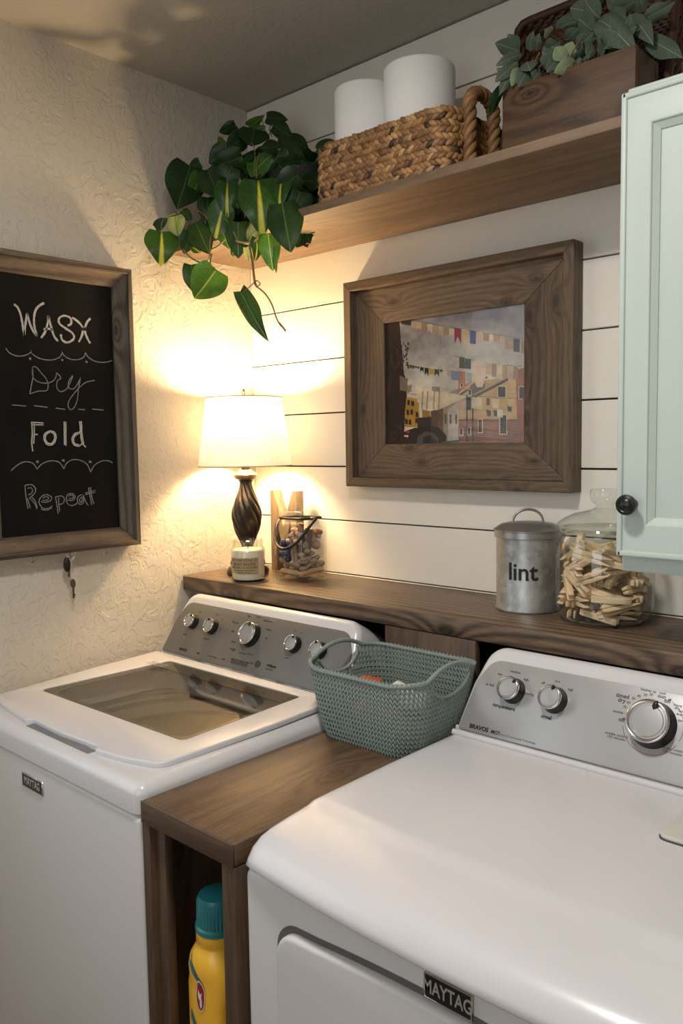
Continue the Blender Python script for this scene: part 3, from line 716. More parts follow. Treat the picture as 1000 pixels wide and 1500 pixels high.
# ------------------------------------------------------------------ cubby between the machines
cub = thing('narrow_cubby', 'narrow dark-stained open cubby standing between the two machines', 'cubby', (.865, -.93, 0))
C0, C1, CF, CT = .746, .985, -.931, .868
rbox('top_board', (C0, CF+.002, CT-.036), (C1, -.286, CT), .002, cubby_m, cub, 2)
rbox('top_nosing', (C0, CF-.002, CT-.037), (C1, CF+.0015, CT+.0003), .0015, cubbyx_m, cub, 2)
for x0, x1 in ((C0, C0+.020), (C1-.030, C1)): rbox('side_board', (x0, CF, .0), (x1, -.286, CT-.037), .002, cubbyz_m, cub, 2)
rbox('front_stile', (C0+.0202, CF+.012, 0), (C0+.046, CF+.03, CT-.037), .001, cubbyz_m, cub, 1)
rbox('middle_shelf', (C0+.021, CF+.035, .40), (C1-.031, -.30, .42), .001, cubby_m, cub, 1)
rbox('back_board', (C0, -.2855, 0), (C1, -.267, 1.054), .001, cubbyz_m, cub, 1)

# ------------------------------------------------------------------ washer and dryer
PN = Vector((0, -.135, .075)).normalized(); PU = Vector((0, .075, .135)).normalized()
def console_plane(zb, yb, h): return Vector((0, yb, zb))+PN*h
def build_console(root, x0, x1, zb, yb, pm, name='console'):
    M = frameM((0, yb, zb), (1, 0, 0), PU)      # local z = normal to the front... ex x ey
    nz = Vector((1, 0, 0)).cross(PU)            # equals PN
    H = .184
    o = rpoly([(x0, -.004, .004), (x1, -.004, .004), (x1-.012, H*.55, .06), (x1-.036, H, .045), (x0+.036, H, .045), (x0+.012, H*.55, .06)], 8)
    me = plate([o], .13, .018, 6, M @ Matrix.Translation((0, 0, -.065)), name)
    b = link(name, me, enamel, root, smooth=40)
    o = rpoly([(x0+.012, .008, .004), (x1-.012, .008, .004), (x1-.026, H*.58, .05), (x1-.050, H-.031, .035), (x0+.050, H-.031, .035), (x0+.026, H*.58, .05)], 8)
    pn = link('control_panel', plate([o], .003, .0008, 1, M @ Matrix.Translation((0, 0, .0006)), 'control_panel'), pm, root, smooth=30)
    return pn
def knob(root, px, py, r, h, zb, yb, ptr=.25):
    c = atp(px, py, console_plane(zb, yb, h), PN); c0 = c-PN*h
    M = frameM(c0, (1, 0, 0), PU)
    kb = mk('knob', MB().lathe([(r*1.10, .0018), (r*1.08, .004), (r*.98, h*.55), (r*.95, h*.86), (r*.9, h*.9), (0, h*.9)], 40, M=M), black, root, 50)
    mk('knob_ring', MB().lathe([(r*.97, h*.84), (r*1.0, h*.95), (r*.97, h*1.03), (r*.90, h*1.05), (r*.84, h*1.0), (r*.80, h*.93)], 44, M=M, close=False), chrome, kb, 60)
    mk('knob_face', MB().lathe([(r*.82, h*.92), (r*.74, h*.93), (r*.70, h*.99), (r*.5, h*1.01), (0, h*1.02)], 40, M=M, close=False), knobface, kb, 30)
    a = PI/2-ptr; q = Vector((math.cos(a), math.sin(a), 0))
    mp = MB().blob((q.x*r*.80, q.y*r*.80, h*1.03), q, (0, 0, 1), r*.46, r*.26, .005); mp.v = [tuple(M @ Vector(v)) for v in mp.v]
    mk('pointer', mp, black, kb, 50)
    return M
def ptext(root, txt, px, py, size, zb, yb, name='lettering', mat=None, bold=0.0, xs=1.0, align='CENTER'):
    c = atp(px, py, console_plane(zb, yb, .0024), PN)
    return link(name, text_mesh(txt, size, .0004, bold, frameM(c, (1, 0, 0), PU), xs, align), mat or ink, root)
def join_meshes(mes, name):
    bm = bmesh.new()
    for m_ in mes: bm.from_mesh(m_)
    out_ = bpy.data.meshes.new(name); bm.to_mesh(out_); bm.free(); return out_
def ptexts(root, lst, zb, yb, name, mat=None):
    mes = []
    for (txt, px, py, size, *r) in lst:
        c = atp(px, py, console_plane(zb, yb, .0024), PN)
        mes.append(text_mesh(txt, size, .0004, r[0] if r else 0, frameM(c, (1, 0, 0), PU)))
    o = link(name, join_meshes(mes, name), mat or ink, root); o['kind'] = 'stuff'; return o

DZ = .903
# ---- washer
wa = thing('washing_machine', 'white top-loading washing machine with a smoked glass lid in the left corner', 'washing machine', (.39, -.6, 0))
WX0, WX1, WF = .040, .740, -.930
wbody = rbox('body', (WX0, WF, .012), (WX1, -.06, .833), .012, enamel2, wa, 4)
boolean(wbody, [MB().lathe([(.318, .30), (.318, 1.0)], 64, (.385, -.60, 0)).mesh('c')]); shade(wbody.data, 40); wbody.data.materials.clear(); wbody.data.materials.append(enamel2)
def deck_z(y, zt_back=DZ, zt_front=.888): return zt_back + (zt_front-zt_back)*min(max((-.41-y)/(.93-.41), 0), 1)
me = MB().box((WX0-.001, WF-.003, .838), (WX1+.001, -.06, DZ)).mesh('top_deck')
bevel_mesh(me, .022, 6, edges=lambda e: all(v.co.z > .86 for v in e.verts) or (abs(e.verts[0].co.x-e.verts[1].co.x) < 1e-6 and abs(e.verts[0].co.y-e.verts[1].co.y) < 1e-6 and e.verts[0].co.y < -.5))
for v in me.vertices:
    if v.co.z > .85: v.co.z += (deck_z(v.co.y)-DZ)*min(1, (v.co.z-.85)/.04)
deck = link('top_deck', me, enamel, wa)
LT = Matrix.Translation((0, 0, 0))
def onslope(me, off):      # lay a flat plate (built at z=0) on the sloping deck
    for v in me.vertices: v.co.z += deck_z(v.co.y)+off
    me.update(); return me
gl_o = rpoly([(.118, -.782, .012), (.646, -.770, .012), (.644, -.452, .010), (.166, -.455, .010)], 4)
cut = plate([rpoly([(.12, -.785, .02), (.66, -.785, .02), (.66, -.45, .02), (.14, -.45, .02)], 3)], .3, 0, M=Matrix.Translation((0, 0, .88)))
boolean(deck, [cut]); shade(deck.data, 40); deck.data.materials.clear(); deck.data.materials.append(enamel)
lid_o = rpoly([(.072, -.868, .02), (.14, -.885, .3), (.285, -.902, .01), (.297, -.889, .01), (.40, -.893, .3), (.535, -.885, .01), (.548, -.898, .01), (.63, -.886, .2), (.706, -.862, .03), (.722, -.60, .3), (.722, -.418, .01), (.060, -.418, .01), (.060, -.60, .3)], 6)
onl = plate([lid_o, gl_o], .012, .0035, 3)
lid = link('lid', onslope(onl, .004), enamel, wa, smooth=50)
brd = rpoly([(.150, -.768, .03), (.630, -.758, .02), (.632, -.50, .01), (.180, -.50, .01)], 4)
link('lid_border', onslope(plate([gl_o, brd], .002), .0055), plain('lid_border_grey', (74, 71, 68), .3), lid)
link('lid_glass', onslope(plate([rpoly([(.119, -.781, .012), (.645, -.769, .012), (.643, -.453, .010), (.167, -.456, .010)], 4)], .0022), .008), smoked, lid)
c = atp(232, 973, (0, 0, .91), (0, 0, 1))
link('lid_notice', join_meshes([text_mesh('MAXIMUM', .014, .0003, .0002, Matrix.Translation((c.x+.012, c.y-.004, .9150))), text_mesh('CAPACITY', .014, .0003, .0002, Matrix.Translation((c.x+.012, c.y-.020, .9150)))], 'n'), plain('pale_print', (170, 168, 160), .6), lid)
mk('handle_recess', MB().box((.296, -.9065, .868), (.536, -.8875, .8895)), plain('recess_grey', (120, 120, 124), .5), wa)
# tub seen through the glass
grey_tub = plain('tub_ring_plastic', (150, 148, 140), .3); seal_m = plain('tub_seal', (46, 44, 41), .6)
mk('tub_seal', MB().lathe([(.309, .824), (.300, .8275), (.288, .8275)], 72, (.385, -.60, 0), close=False), seal_m, wa, 40)
mk('tub_seal', MB().lathe([(.268, .8235), (.2515, .806)], 72, (.385, -.60, 0), close=False), seal_m, wa, 40); steel = plain('tub_steel', (120, 114, 104), .28, metal=.9, var=.08, vs=60)
TC = (.385, -.60, 0)
mk('tub_ring', MB().lathe([(.312, .80), (.306, .822), (.285, .826), (.262, .820), (.255, .805), (.248, .78), (.262, .77)], 72, TC, close=False), grey_tub, wa, 50)
mk('tub_liner', MB().lathe([(.316, .834), (.312, .836), (.309, .83), (.309, .79)], 72, TC, close=False), plain('liner_grey', (226, 224, 218), .35), wa, 50)
mk('wash_drum', MB().lathe([(.262, .775), (.245, .77), (.240, .74), (.243, .72), (.240, .70), (.240, .42), (.0, .42)], 72, TC, close=False), steel, wa, 40)
build_console(wa, .047, .733, DZ, -.405, silver_d)
for (kx, ky_, r, p) in ((276, 908, .0182, .35), (304, 915, .0192, -.2), (360, 926.5, .0292, .1), (424, 941, .0192, .35), (461, 950, .0192, -.2)):
    knob(wa, kx, ky_, r, .021, DZ, -.405, p)
Z3 = lambda X, Y: (260+X/5, 820+Y/5)
W = lambda s, X, Y, sz=.0052, b=0.0: (s, *Z3(X, Y), sz, b)
ptexts(wa, [W('soil level', 55, 545), W('cold', 165, 383), W('temperature', 208, 578), W('warm', 290, 402), W('hot', 328, 436), W('hot', 315, 505),
            W('heavy duty', 425, 458), W('bulky', 405, 522), W('normal', 410, 600), W('whites', 525, 412), W('normal', 592, 416), W('wrinkle control', 662, 448), W('delicates', 668, 510), W('soak', 650, 575),
            W('powerwash', 405, 652), W('cycle', 405, 664), W('rinse & spin', 472, 684), W('drain & spin', 532, 692), W('options', 800, 718), W('off', 855, 522), W('on', 908, 535)], DZ, -.405, 'small_lettering', darkgrey)
ptext(wa, 'BRAVOS', 268, 951.5, .0085, DZ, -.405, bold=.0002); ptext(wa, 'MCT', 290, 957, .0062, DZ, -.405)
ptexts(wa, [('max capacity technology', 310, 961.5, .0040)], DZ, -.405, 'small_lettering', darkgrey)
ptexts(wa, [W('sensing  wash  rinse  spin  done', 455, 738, .0052), W('start', 338, 727, .0060), W('locked', 540, 757, .005), W('start', 672, 772, .0085, .0003), W('pause', 700, 782, .0085, .0003), W('hold to cancel', 668, 802, .0045)], DZ, -.405, 'small_lettering')
c = atp(*Z3(447, 757), console_plane(DZ, -.405, .003), PN)
link('status_strip', plate([rpoly([(-.030, -.004, .002), (.030, -.004, .002), (.030, .004, .002), (-.030, .004, .002)], 3)], .0012, 0, M=frameM(c, (1, 0, 0), PU)), darkgrey, wa)
c = atp(*Z3(592, 766), console_plane(DZ, -.405, .0), PN)
mk('start_button', MB().lathe([(.0085, .002), (.0085, .0045), (.007, .005), (0, .005)], 24, M=frameM(c, (1, 0, 0), PU)), plain('button_dark', (60, 60, 62), .4), wa, 40)
def badge(root, a, b, y, size):
    bd = link('name_badge', plate([rpoly([(a[0], a[1], .002), (b[0], a[1], .002), (b[0], b[1], .002), (a[0], b[1], .002)], 2)], .003, .0008, 1, frameM((0, y, 0), (1, 0, 0), (0, 0, 1))), black, root)
    w_ = b[0]-a[0]; h_ = b[1]-a[1]
    rimp = plate([[(a[0]-.001, a[1]-.001), (b[0]+.001, a[1]-.001), (b[0]+.001, b[1]+.001), (a[0]-.001, b[1]+.001)], [(a[0]+.0006, a[1]+.0006), (b[0]-.0006, a[1]+.0006), (b[0]-.0006, b[1]-.0006), (a[0]+.0006, b[1]-.0006)]], .0036, 0, M=frameM((0, y, 0), (1, 0, 0), (0, 0, 1)))
    link('badge_rim', rimp, chrome, bd)
    tm = text_mesh('MAYTAG', size, .0006, .0004, frameM(((a[0]+b[0])/2, y-.0020, (a[1]+b[1])/2), (1, 0, 0), (0, 0, 1)), .72)
    link('badge_lettering', tm, plain('badge_silver', (190, 190, 190), .35, metal=.5), bd)
p0 = at(34, 1131, 'y', WF); p1 = at(62, 1146, 'y', WF)
badge(wa, (p0.x, p0.z-.026), (p1.x+.002, p0.z), WF-.001, .022)

# ---- dryer
dr = thing('dryer', 'white front-loading clothes dryer with silver control panel at the right', 'dryer', (1.37, -.6, 0))
DX0, DX1, DF = 1.005, 1.742, -.930
rbox('body', (DX0, DF, .012), (DX1, -.06, .842), .014, enamel2, dr, 4)
def bow(x): return -.020*(1-((x-(DX0+DX1)/2)/((DX1-DX0)/2))**2)
prof = [(-.395, DZ), (-.60, DZ+.0015), (-.775, DZ), (-.790, DZ-.0003), (-.802, DZ-.0040), (-.816, DZ-.0055), (-.85, DZ-.0085), (-.885, DZ-.013), (-.905, DZ-.018), (-.922, DZ-.028), (-.933, DZ-.042), (-.936, .851), (-.934, .848), (-.90, .848)]
NX = 40; vs = []; fs = []
for i in range(NX+1):
    x = DX0 + (DX1-DX0)*i/NX
    e = min(x-DX0, DX1-x)
    # finer samples near both ends for the rounded side edges
    s_ = 2*i/NX-1; x = (DX0+DX1)/2 + (DX1-DX0)/2*math.copysign(1-(1-abs(s_))**1.6, s_)
    e = min(x-DX0, DX1-x); R_ = .022; drop = 0 if e > R_ else R_-math.sqrt(max(R_*R_-(R_-e)**2, 0))
    for j, (y, z) in enumerate(prof):
        k_ = max(0, min(1, (-.60-y)/.33)); yy = y+bow(x)*k_
        cr = .03; tuck = 0 if e > cr else (cr-math.sqrt(max(cr*cr-(cr-e)**2, 0)))*k_**3*.6
        vs.append((x, yy+tuck, max(z-drop, .848)))
for i in range(NX):
    for j in range(len(prof)-1):
        a = i*len(prof)+j; fs.append((a, a+1, a+1+len(prof), a+len(prof)))
n_ = len(prof)
back = len(vs)
for i in range(NX+1): vs.append((vs[i*n_][0], -.06, vs[i*n_][2]))
for i in range(NX): fs.append((back+i, i*n_, (i+1)*n_, back+i+1))
me = bpy.data.meshes.new('top_deck'); me.from_pydata(vs, [], fs); link('top_deck', me, enamel, dr, smooth=60)
mk('deck_underside', MB().box((DX0+.004, -.925, .843), (DX1-.004, -.07, .849)), gap_m, dr)
build_console(dr, DX0+.002, DX1-.005, DZ, -.400, silver)
mk('console_ledge', MB().tube([(DX0+.012, -.410, DZ+.004), (DX1-.012, -.410, DZ+.004)], .006, 10), enamel, dr, 60)
knob(dr, 743, 1007, .0225, .026, DZ, -.400, .6); knob(dr, 804, 1020.5, .0225, .026, DZ, -.400, .15); knob(dr, 947, 1055.5, .0365, .030, DZ, -.400, .3)
V = lambda s, X, Y, sz=.0066, b=0.0: (s, 660+X/5, 970+Y/5, sz, b)
ptexts(dr, [V('low', 362, 88), V('medium', 474, 72), V('high', 552, 127), V('air fluff', 285, 165), V('temperature', 388, 328, .0095, .0002), V('sensing', 572, 232), V('off', 675, 152), V('low', 782, 140), V('high', 878, 202), V('signal', 698, 402, .0095, .0002)], DZ, -.400, 'small_lettering', darkgrey)
ptexts(dr, [V('BRAVOS', 205, 482, .0112, .0004), V('MCT', 326, 516, .0092, .0002)], DZ, -.400, 'name_lettering')
ptexts(dr, [V('Maximum Commercial Technology', 472, 556, .0058)], DZ, -.400, 'small_lettering', plain('pale_grey_print', (130, 130, 130), .5))
U = lambda s, X, Y, sz=.0062, b=0.0: (s, 860+X/7.143, 1000+Y/7.143, sz, b)
ptexts(dr, [U('timed', 370, 140, .0100, .0002), U('dry', 358, 185, .0100, .0002), U('70', 390, 255), U('60', 430, 208), U('50', 482, 165), U('40', 540, 140), U('30', 607, 128), U('20', 668, 124), U('off', 358, 388, .0100, .0002), U('sanitize', 320, 305), U('freshen up', 640, 82), U('cool', 785, 110), U('down', 780, 142),
            U('off', 838, 190, .0100, .0002), U('more', 945, 238), U('dry', 938, 268), U('less', 985, 300), U('energy', 985, 335), U('damp', 985, 400), U('wrinkle control', 300, 545, .0065), U('150 minutes', 298, 578, .0065), U('wrinkle control', 895, 700, .0065), U('150 minutes', 885, 735, .0065)], DZ, -.400, 'dial_lettering', darkgrey)
c0 = atp(947, 1055.5, console_plane(DZ, -.400, .03), PN)-PN*.0276
def arc(a0, a1, r, th=.0006):
    M = frameM(c0, (1, 0, 0), PU)
    return MB().tube([M @ Vector((r*math.cos(a), r*math.sin(a), 0)) for a in np.linspace(math.radians(a0), math.radians(a1), 24)], th, 4)
mk('dial_arc', arc(195, 330, .050), plain('red_line', (170, 90, 80), .5), dr)
mk('dial_arc', arc(-20, 62, .050, .0004), darkgrey, dr)
mk('dial_arc', arc(75, 92, .048, .0004), darkgrey, dr)
# lint screen cover
lx = 1.476
link('lint_cover_gap', plate([rpoly([(lx-.0018, -.5778, .014), (1.7258, -.5778, .014), (1.7258, -.4382, .014), (lx-.0018, -.4382, .014)], 5)], .0018, 0, M=Matrix.Translation((0, 0, .9050))), darkgrey, dr)
link('lint_screen_cover', plate([rpoly([(lx, -.576, .012), (1.724, -.576, .012), (1.724, -.44, .012), (lx, -.44, .012)], 4)], .006, .002, 2, Matrix.Translation((0, 0, .9082))), plain('cover_cream', (208, 204, 198), .3), dr, smooth=50)
# door on the front
def door_outline(x0, x1, z0, z1, r, bw): 
    n = 14; top = [(x1-r-(x1-x0-2*r)*k/n, z1+bw*(1-(2*k/n-1)**2)) for k in range(1, n)]
    return rpoly([(x0, z0, r), (x1, z0, r), (x1, z1, r)]+[(a, b, 0) for a, b in top]+[(x0, z1, r)], 8)
Md = frameM((0, DF, 0), (1, 0, 0), (0, 0, 1))
link('door_groove', plate([door_outline(1.078, 1.67, .22, .792, .045, .012)], .004, 0, M=Md), plain('groove_grey', (96, 94, 92), .6), dr)
link('front_door', plate([door_outline(1.086, 1.662, .228, .784, .04, .012)], .022, .007, 4, Md @ Matrix.Translation((0, 0, .004))), enamel2, dr, smooth=50)
p0 = at(622, 1424, 'y', DF-.004); p1 = at(690, 1476, 'y', DF-.004)
badge(dr, (p0.x, p0.z-.030), (p1.x, p0.z), DF-.003, .024)

# ------------------------------------------------------------------ bottle in the cubby
bt = thing('detergent_bottle', 'yellow detergent bottle with a teal ribbed cap inside the cubby', 'bottle', (.872, -.845, .42))
bc = Vector((.868, -.872, .42))
BPROF = [(.030, 0), (.046, .002), (.050, .01), (.0510, .10), (.0510, .150), (.0490, .165), (.0505, .185), (.0475, .203), (.040, .218), (.0345, .226), (.0345, .230), (.0365, .233), (.0365, .246), (.033, .248), (.033, .26)]
TH0 = math.atan2(CAMP.y+.872, CAMP.x-.868)
def botf(r, z, a):
    k = 1+.16*math.cos(2*a)*min(1, max(0, (.22-z)/.06))
    da = (a-TH0-.55+PI) % (2*PI)-PI                      # grip hollow on the handle side
    k *= 1-.30*math.exp(-(da/.42)**2)*math.exp(-((z-.105)/.052)**4)
    return r*k
mat_y = plain('yellow_plastic', (248, 190, 62), .28, var=.03, spec=.5)
mk('bottle_body', MB().lathe([(r, z) for r, z in BPROF[:3]]+[(.0508, .03+.01*k) for k in range(12)]+BPROF[4:], 72, bc, twist=botf), mat_y, bt, 50)
mk('cap', MB().lathe([(.0375, .249), (.0375, .256), (.0345, .259), (.0338, .298), (.0305, .306), (.020, .309), (0, .3095)], 72, bc, twist=lambda r, z, a: r+(.0007*math.cos(36*a) if .258 < z < .302 else 0)), plain('teal_cap', (44, 124, 128), .3), bt, 40)
# label bands and the red medallion on the face turned to the camera
th0 = math.atan2(CAMP.y-bc.y, CAMP.x-bc.x)
def wrap(a, z, off=.0012):
    r = botf(float(np.interp(z, [p[1] for p in BPROF], [p[0] for p in BPROF]))+off, z, a); return (bc.x+r*math.cos(a), bc.y+r*math.sin(a), bc.z+z)
def band(pts, off=.0012):
    """pts in (angle offset, z) : strip between two polylines"""
    A, B = pts; n = len(A); vs = [wrap(th0+a, z, off) for a, z in A]+[wrap(th0+a, z, off) for a, z in B]
    return MB().add(vs, [(i, i+1, n+i+1, n+i) for i in range(n-1)])
teal_l = plain('label_teal', (42, 112, 128), .4); red_l = plain('label_red', (150, 34, 40), .4); wht_l = plain('label_white', (220, 214, 200), .5)
mk('label_stripe', band(([(-1.45+.1*k, .212-.0045*k) for k in range(9)], [(-1.45+.1*k, .197-.0045*k) for k in range(9)])), teal_l, bt)
mk('label_stripe', band(([(-1.45+.1*k, .118-.006*k) for k in range(9)], [(-1.45+.1*k, .100-.006*k) for k in range(9)])), teal_l, bt)
def ell(a0, z0, ra, rz, off):
    n = 24; vs = [wrap(th0+a0, z0, off)]+[wrap(th0+a0+ra*math.cos(2*PI*k/n), z0+rz*math.sin(2*PI*k/n), off) for k in range(n)]
    return MB().add(vs, [(0, 1+k, 1+(k+1) % n) for k in range(n)])
md = mk('label_medallion', ell(-.80, .152, .24, .027, .0016), wht_l, bt)
mk('medallion_red', ell(-.80, .152, .205, .024, .0021), red_l, md)
mk('medallion_mark', ell(-.82, .157, .10, .012, .0026), wht_l, md)
mk('medallion_mark', ell(-.76, .142, .06, .010, .0026), wht_l, md)

# ------------------------------------------------------------------ lamp
LX, LY = .139, -.158
lp = thing('table_lamp', 'lit table lamp with a dark twisted urn base and white tapered shade', 'lamp', (LX, LY, LZ))
lc = (LX, LY, LZ)
mk('lamp_foot', MB().lathe([(.050, .0), (.0585, .003), (.060, .012), (.055, .021), (.046, .024), (.044, .027), (.050, .031), (.048, .040), (.038, .047), (.022, .058), (.017, .075), (.0165, .082)], 40, lc), bronze_m, lp, 50)
vz = [(.016, .080), (.019, .088), (.027, .105), (.036, .128), (.0415, .150), (.043, .168), (.0405, .188), (.033, .210), (.0255, .228), (.020, .245), (.0175, .257), (.0185, .264), (.024, .270)]
vp = [Vector((r, z, 0)) for r, z in vz]; vp = [(v.x, v.y) for v in catmull(vp, 6)]
mk('twisted_urn', MB().lathe(vp, 160, lc, twist=lambda r, z, a: r*(1-.085*(1-abs(math.cos(5*(a+z*13))))**1.5*1.6)), bronze_m, lp, 60)
mk('collar', MB().lathe([(.024, .269), (.031, .2725), (.0345, .278), (.034, .283), (.028, .288), (.022, .290), (.019, .295), (.012, .298)], 40, lc), pewter, lp, 40)
mk('socket', MB().lathe([(.0125, .297), (.0125, .335), (.014, .336), (.014, .375), (.010, .378)], 24, lc), bronze_m, lp, 40)
RB, RTt, HB, HT = .131, .106, .308, .497
shd = mk('shade', MB().lathe([(RB, HB), (RTt, HT)], 72, lc, close=False), shade_m, lp, 60)
mk('shade_trim', MB().tube([(LX+RTt*math.cos(a), LY+RTt*math.sin(a), LZ+HT) for a in np.linspace(0, 2*PI, 64, endpoint=False)], .0014, 6, True), plain('shade_trim_grey', (168, 158, 146), .7), shd, 60)
mk('shade_trim', MB().tube([(LX+RB*math.cos(a), LY+RB*math.sin(a), LZ+HB) for a in np.linspace(0, 2*PI, 64, endpoint=False)], .0014, 6, True), bpy.data.materials['shade_trim_grey'], shd, 60)
hp = MB()
for s in (-1, 1): hp.tube(catmull([(LX+s*.008, LY, LZ+.335), (LX+s*.045, LY, LZ+.37), (LX+s*.050, LY, LZ+.43), (LX+s*.03, LY, LZ+.485), (LX, LY, LZ+HT)], 5), .0014, 6)
for k in range(3): hp.tube([(LX, LY, LZ+HT), (LX+RTt*math.cos(k*2*PI/3+.4), LY+RTt*math.sin(k*2*PI/3+.4), LZ+HT-.001)], .0013, 6)
mk('harp', hp, chrome, lp, 60)
mk('finial', MB().lathe([(.003, 0), (.006, .004), (.004, .008), (.007, .014), (.005, .022), (0, .027)], 16, (LX, LY, LZ+HT)), chrome, lp, 60)
BZ = LZ+.448
mk('bulb', MB().lathe([(.012, -.05), (.016, -.035), (.027, -.012), (.029, .004), (.022, .022), (.010, .030), (0, .032)], 24, (LX, LY, BZ)), emis('bulb_glow', (1, .72, .38), LAMP_P*60), lp, 60)
# cord
mk('cord', MB().tube(catmull([(LX-.030, LY+.048, LZ+.008), (LX-.055, LY+.085, LZ+.003), (.060, -.040, LZ+.003), (.030, -.008, LZ+.004)], 6), .0022, 6), plain('cord_brown', (90, 74, 58), .5), lp, 60)

# ------------------------------------------------------------------ candle
cx, cy = .219, -.226
ca_ = thing('candle_jar', 'cream candle in a short glass jar with a kraft label beside the lamp', 'candle', (cx, cy, LZ))
c3 = (cx, cy, LZ)
jar_m = thin_glass('candle_glass', (.96, .97, .96), 1.5, .01, .02)
mk('glass_jar', MB().lathe([(.030, .0), (.040, .001), (.0445, .006), (.0455, .014), (.0455, .083), (.043, .090), (.0395, .094), (.0405, .096), (.0395, .099), (.0405, .102), (.0395, .105), (.0405, .110), (.038, .1115), (.036, .108), (.036, .094), (.041, .086), (.0435, .080)], 48, c3), jar_m, ca_, 60)
mk('wax', MB().lathe([(.030, .003), (.041, .006), (.0432, .014), (.0432, .080), (.041, .0835), (.036, .087), (.0, .086)], 48, c3), plain('cream_wax', (228, 216, 190), .4, var=.02), ca_, 50)
mk('wick', MB().tube([(cx, cy, LZ+.086), (cx+.001, cy, LZ+.095)], .0012, 6), ink, ca_)
ac = math.atan2(CAMP.y-cy, CAMP.x-cx)
def cyl(a, z, r): return (cx+r*math.cos(a), cy+r*math.sin(a), LZ+z)
n = 24; A0, A1 = ac-1.35, ac+.62
vs = [cyl(A0+(A1-A0)*k/n, .024, .0459) for k in range(n+1)]+[cyl(A0+(A1-A0)*k/n, .066, .0459) for k in range(n+1)]
mk('kraft_label', MB().add(vs, [(i, i+1, n+2+i, n+1+i) for i in range(n)]), plain('kraft_paper', (176, 152, 116), .8), ca_)
def wrap_text(txt, size, z, amid, r, c, bold=0, xs=1.0):
    me = text_mesh(txt, size, .0002, bold, None, xs)
    for v in me.vertices:
        a = amid+v.co.x/r; v.co = Vector((c[0]+(r+v.co.z+.0002)*math.cos(a), c[1]+(r+v.co.z+.0002)*math.sin(a), c[2]+z+v.co.y))
    return me
link('label_lettering', join_meshes([wrap_text(s, sz, z, ac-.28, .0460, c3, .0001, .62) for s, sz, z in (('LUCK & PARK ORGANIC CO.', .0095, .060), ("BRUSA'S PARADISE", .0125, .049), ('MADE IN SMALL BATCHES BY HAND', .0075, .040), ('soy wax with essential oils for the home', .0058, .033), ('hand poured - net wt 8 oz', .0058, .0275))], 'l'), plain('label_ink', (84, 66, 46), .8), ca_)

# ------------------------------------------------------------------ wooden letter
ML, MR, MT, MBt = .130, .238, 1.328, LZ
Mm = frameM((0, -.044, 0), (1, 0, 0), (0, 0, 1))
xm = (ML+MR)/2; b_ = .022
mo = [(ML, MBt), (ML+b_*1.1, MBt), (ML+b_*1.1, MT-.085), (xm, MBt+.05), (MR-b_*1.1, MT-.085), (MR-b_*1.1, MBt), (MR, MBt), (MR, MT), (MR-b_*.75, MT), (xm, MT-.105), (ML+b_*.75, MT), (ML, MT)]
tag(link('wooden_letter', plate([mo], .030, .001, 1, Mm), letter_m), 'bare wood letter M standing against the wall behind the handled jar', 'letter')

# ------------------------------------------------------------------ square jar with handle and its contents
jx0, jx1, jy0, jy1, jh = .268, .380, -.178, -.078, .165
sj = thing('handled_jar', 'square clear glass jar with a dark iron swing handle, filled with old pegs and trinkets', 'jar', ((jx0+jx1)/2, (jy0+jy1)/2, LZ))
def sq_loft(levels, r, n=48):
    """levels: (inset, z)"""
    mb = MB(); vs = []; fs = []
    for ins, z in levels:
        P, _ = rrpath(jx0+ins, jy0+ins, jx1-ins, jy1-ins, max(r-ins*.5, .004), n)
        vs += [(a, b, z) for a, b, _, _ in P]
    for k in range(len(levels)-1):
        for i in range(n): fs.append((k*n+i, k*n+(i+1) % n, (k+1)*n+(i+1) % n, (k+1)*n+i))
    return mb.add(vs, fs)
L0 = LZ
mb = sq_loft([(.012, L0+.004), (.006, L0), (.001, L0+.004), (0, L0+.012), (0, L0+.146), (.003, L0+.155), (.011, L0+.161), (.014, L0+.164), (.014, L0+.172), (.010, L0+.174), (.010, L0+.186), (.013, L0+.188), (.016, L0+.186), (.016, L0+.164)], .012)
mk('glass_body', mb, glass, sj, 60)
mk('glass_base', sq_loft([(.0075, L0+.003), (.0075, L0+.011), (.02, L0+.0115)], .010), glass_edge, sj, 40)
P, _ = rrpath(jx0+.0118, jy0+.0118, jx1-.0118, jy1-.0118, .006, 40)
mk('wire_band', MB().tube([(a, b, L0+.168) for a, b, _, _ in P], .0036, 6, True), iron, sj, 60)
# swing handle fallen forward over the front face
h0 = Vector((jx0+.006, jy0+.045, L0+.168)); h1 = Vector((jx1-.006, jy0+.045, L0+.168))
hp_ = []
for k in range(25):
    a = PI*k/24; mid_ = (h0+h1)/2
    hp_.append((mid_.x-.064*math.cos(a), jy0+.045-.062*math.sin(a)**.8 if 0 < k < 24 else h0.y, L0+.168-.078*math.sin(a)**1.1))
mk('swing_handle', MB().tube(hp_, .0042, 8), iron, sj, 60)
for hh, s in ((h0, -1), (h1, 1)): mk('handle_ear', MB().tube([(hh.x-s*.004, hh.y, hh.z), (hh.x+s*.009, hh.y, hh.z)], .0045, 8), iron, sj, 60)
dolly_m = plain('dolly_wood', (176, 146, 112), .6, var=.12, vs=40); grey_m = plain('aged_grey_wood', (146, 124, 100), .7, var=.15, vs=40)
cork_m = plain('cork', (140, 92, 64), .8, var=.3, vs=120); blue_m = plain('blue_glass_bead', (52, 56, 92), .3, var=.2, vs=80); shell_m = plain('shell', (196, 170, 150), .5, var=.2, vs=60)
rc = random.Random(5)
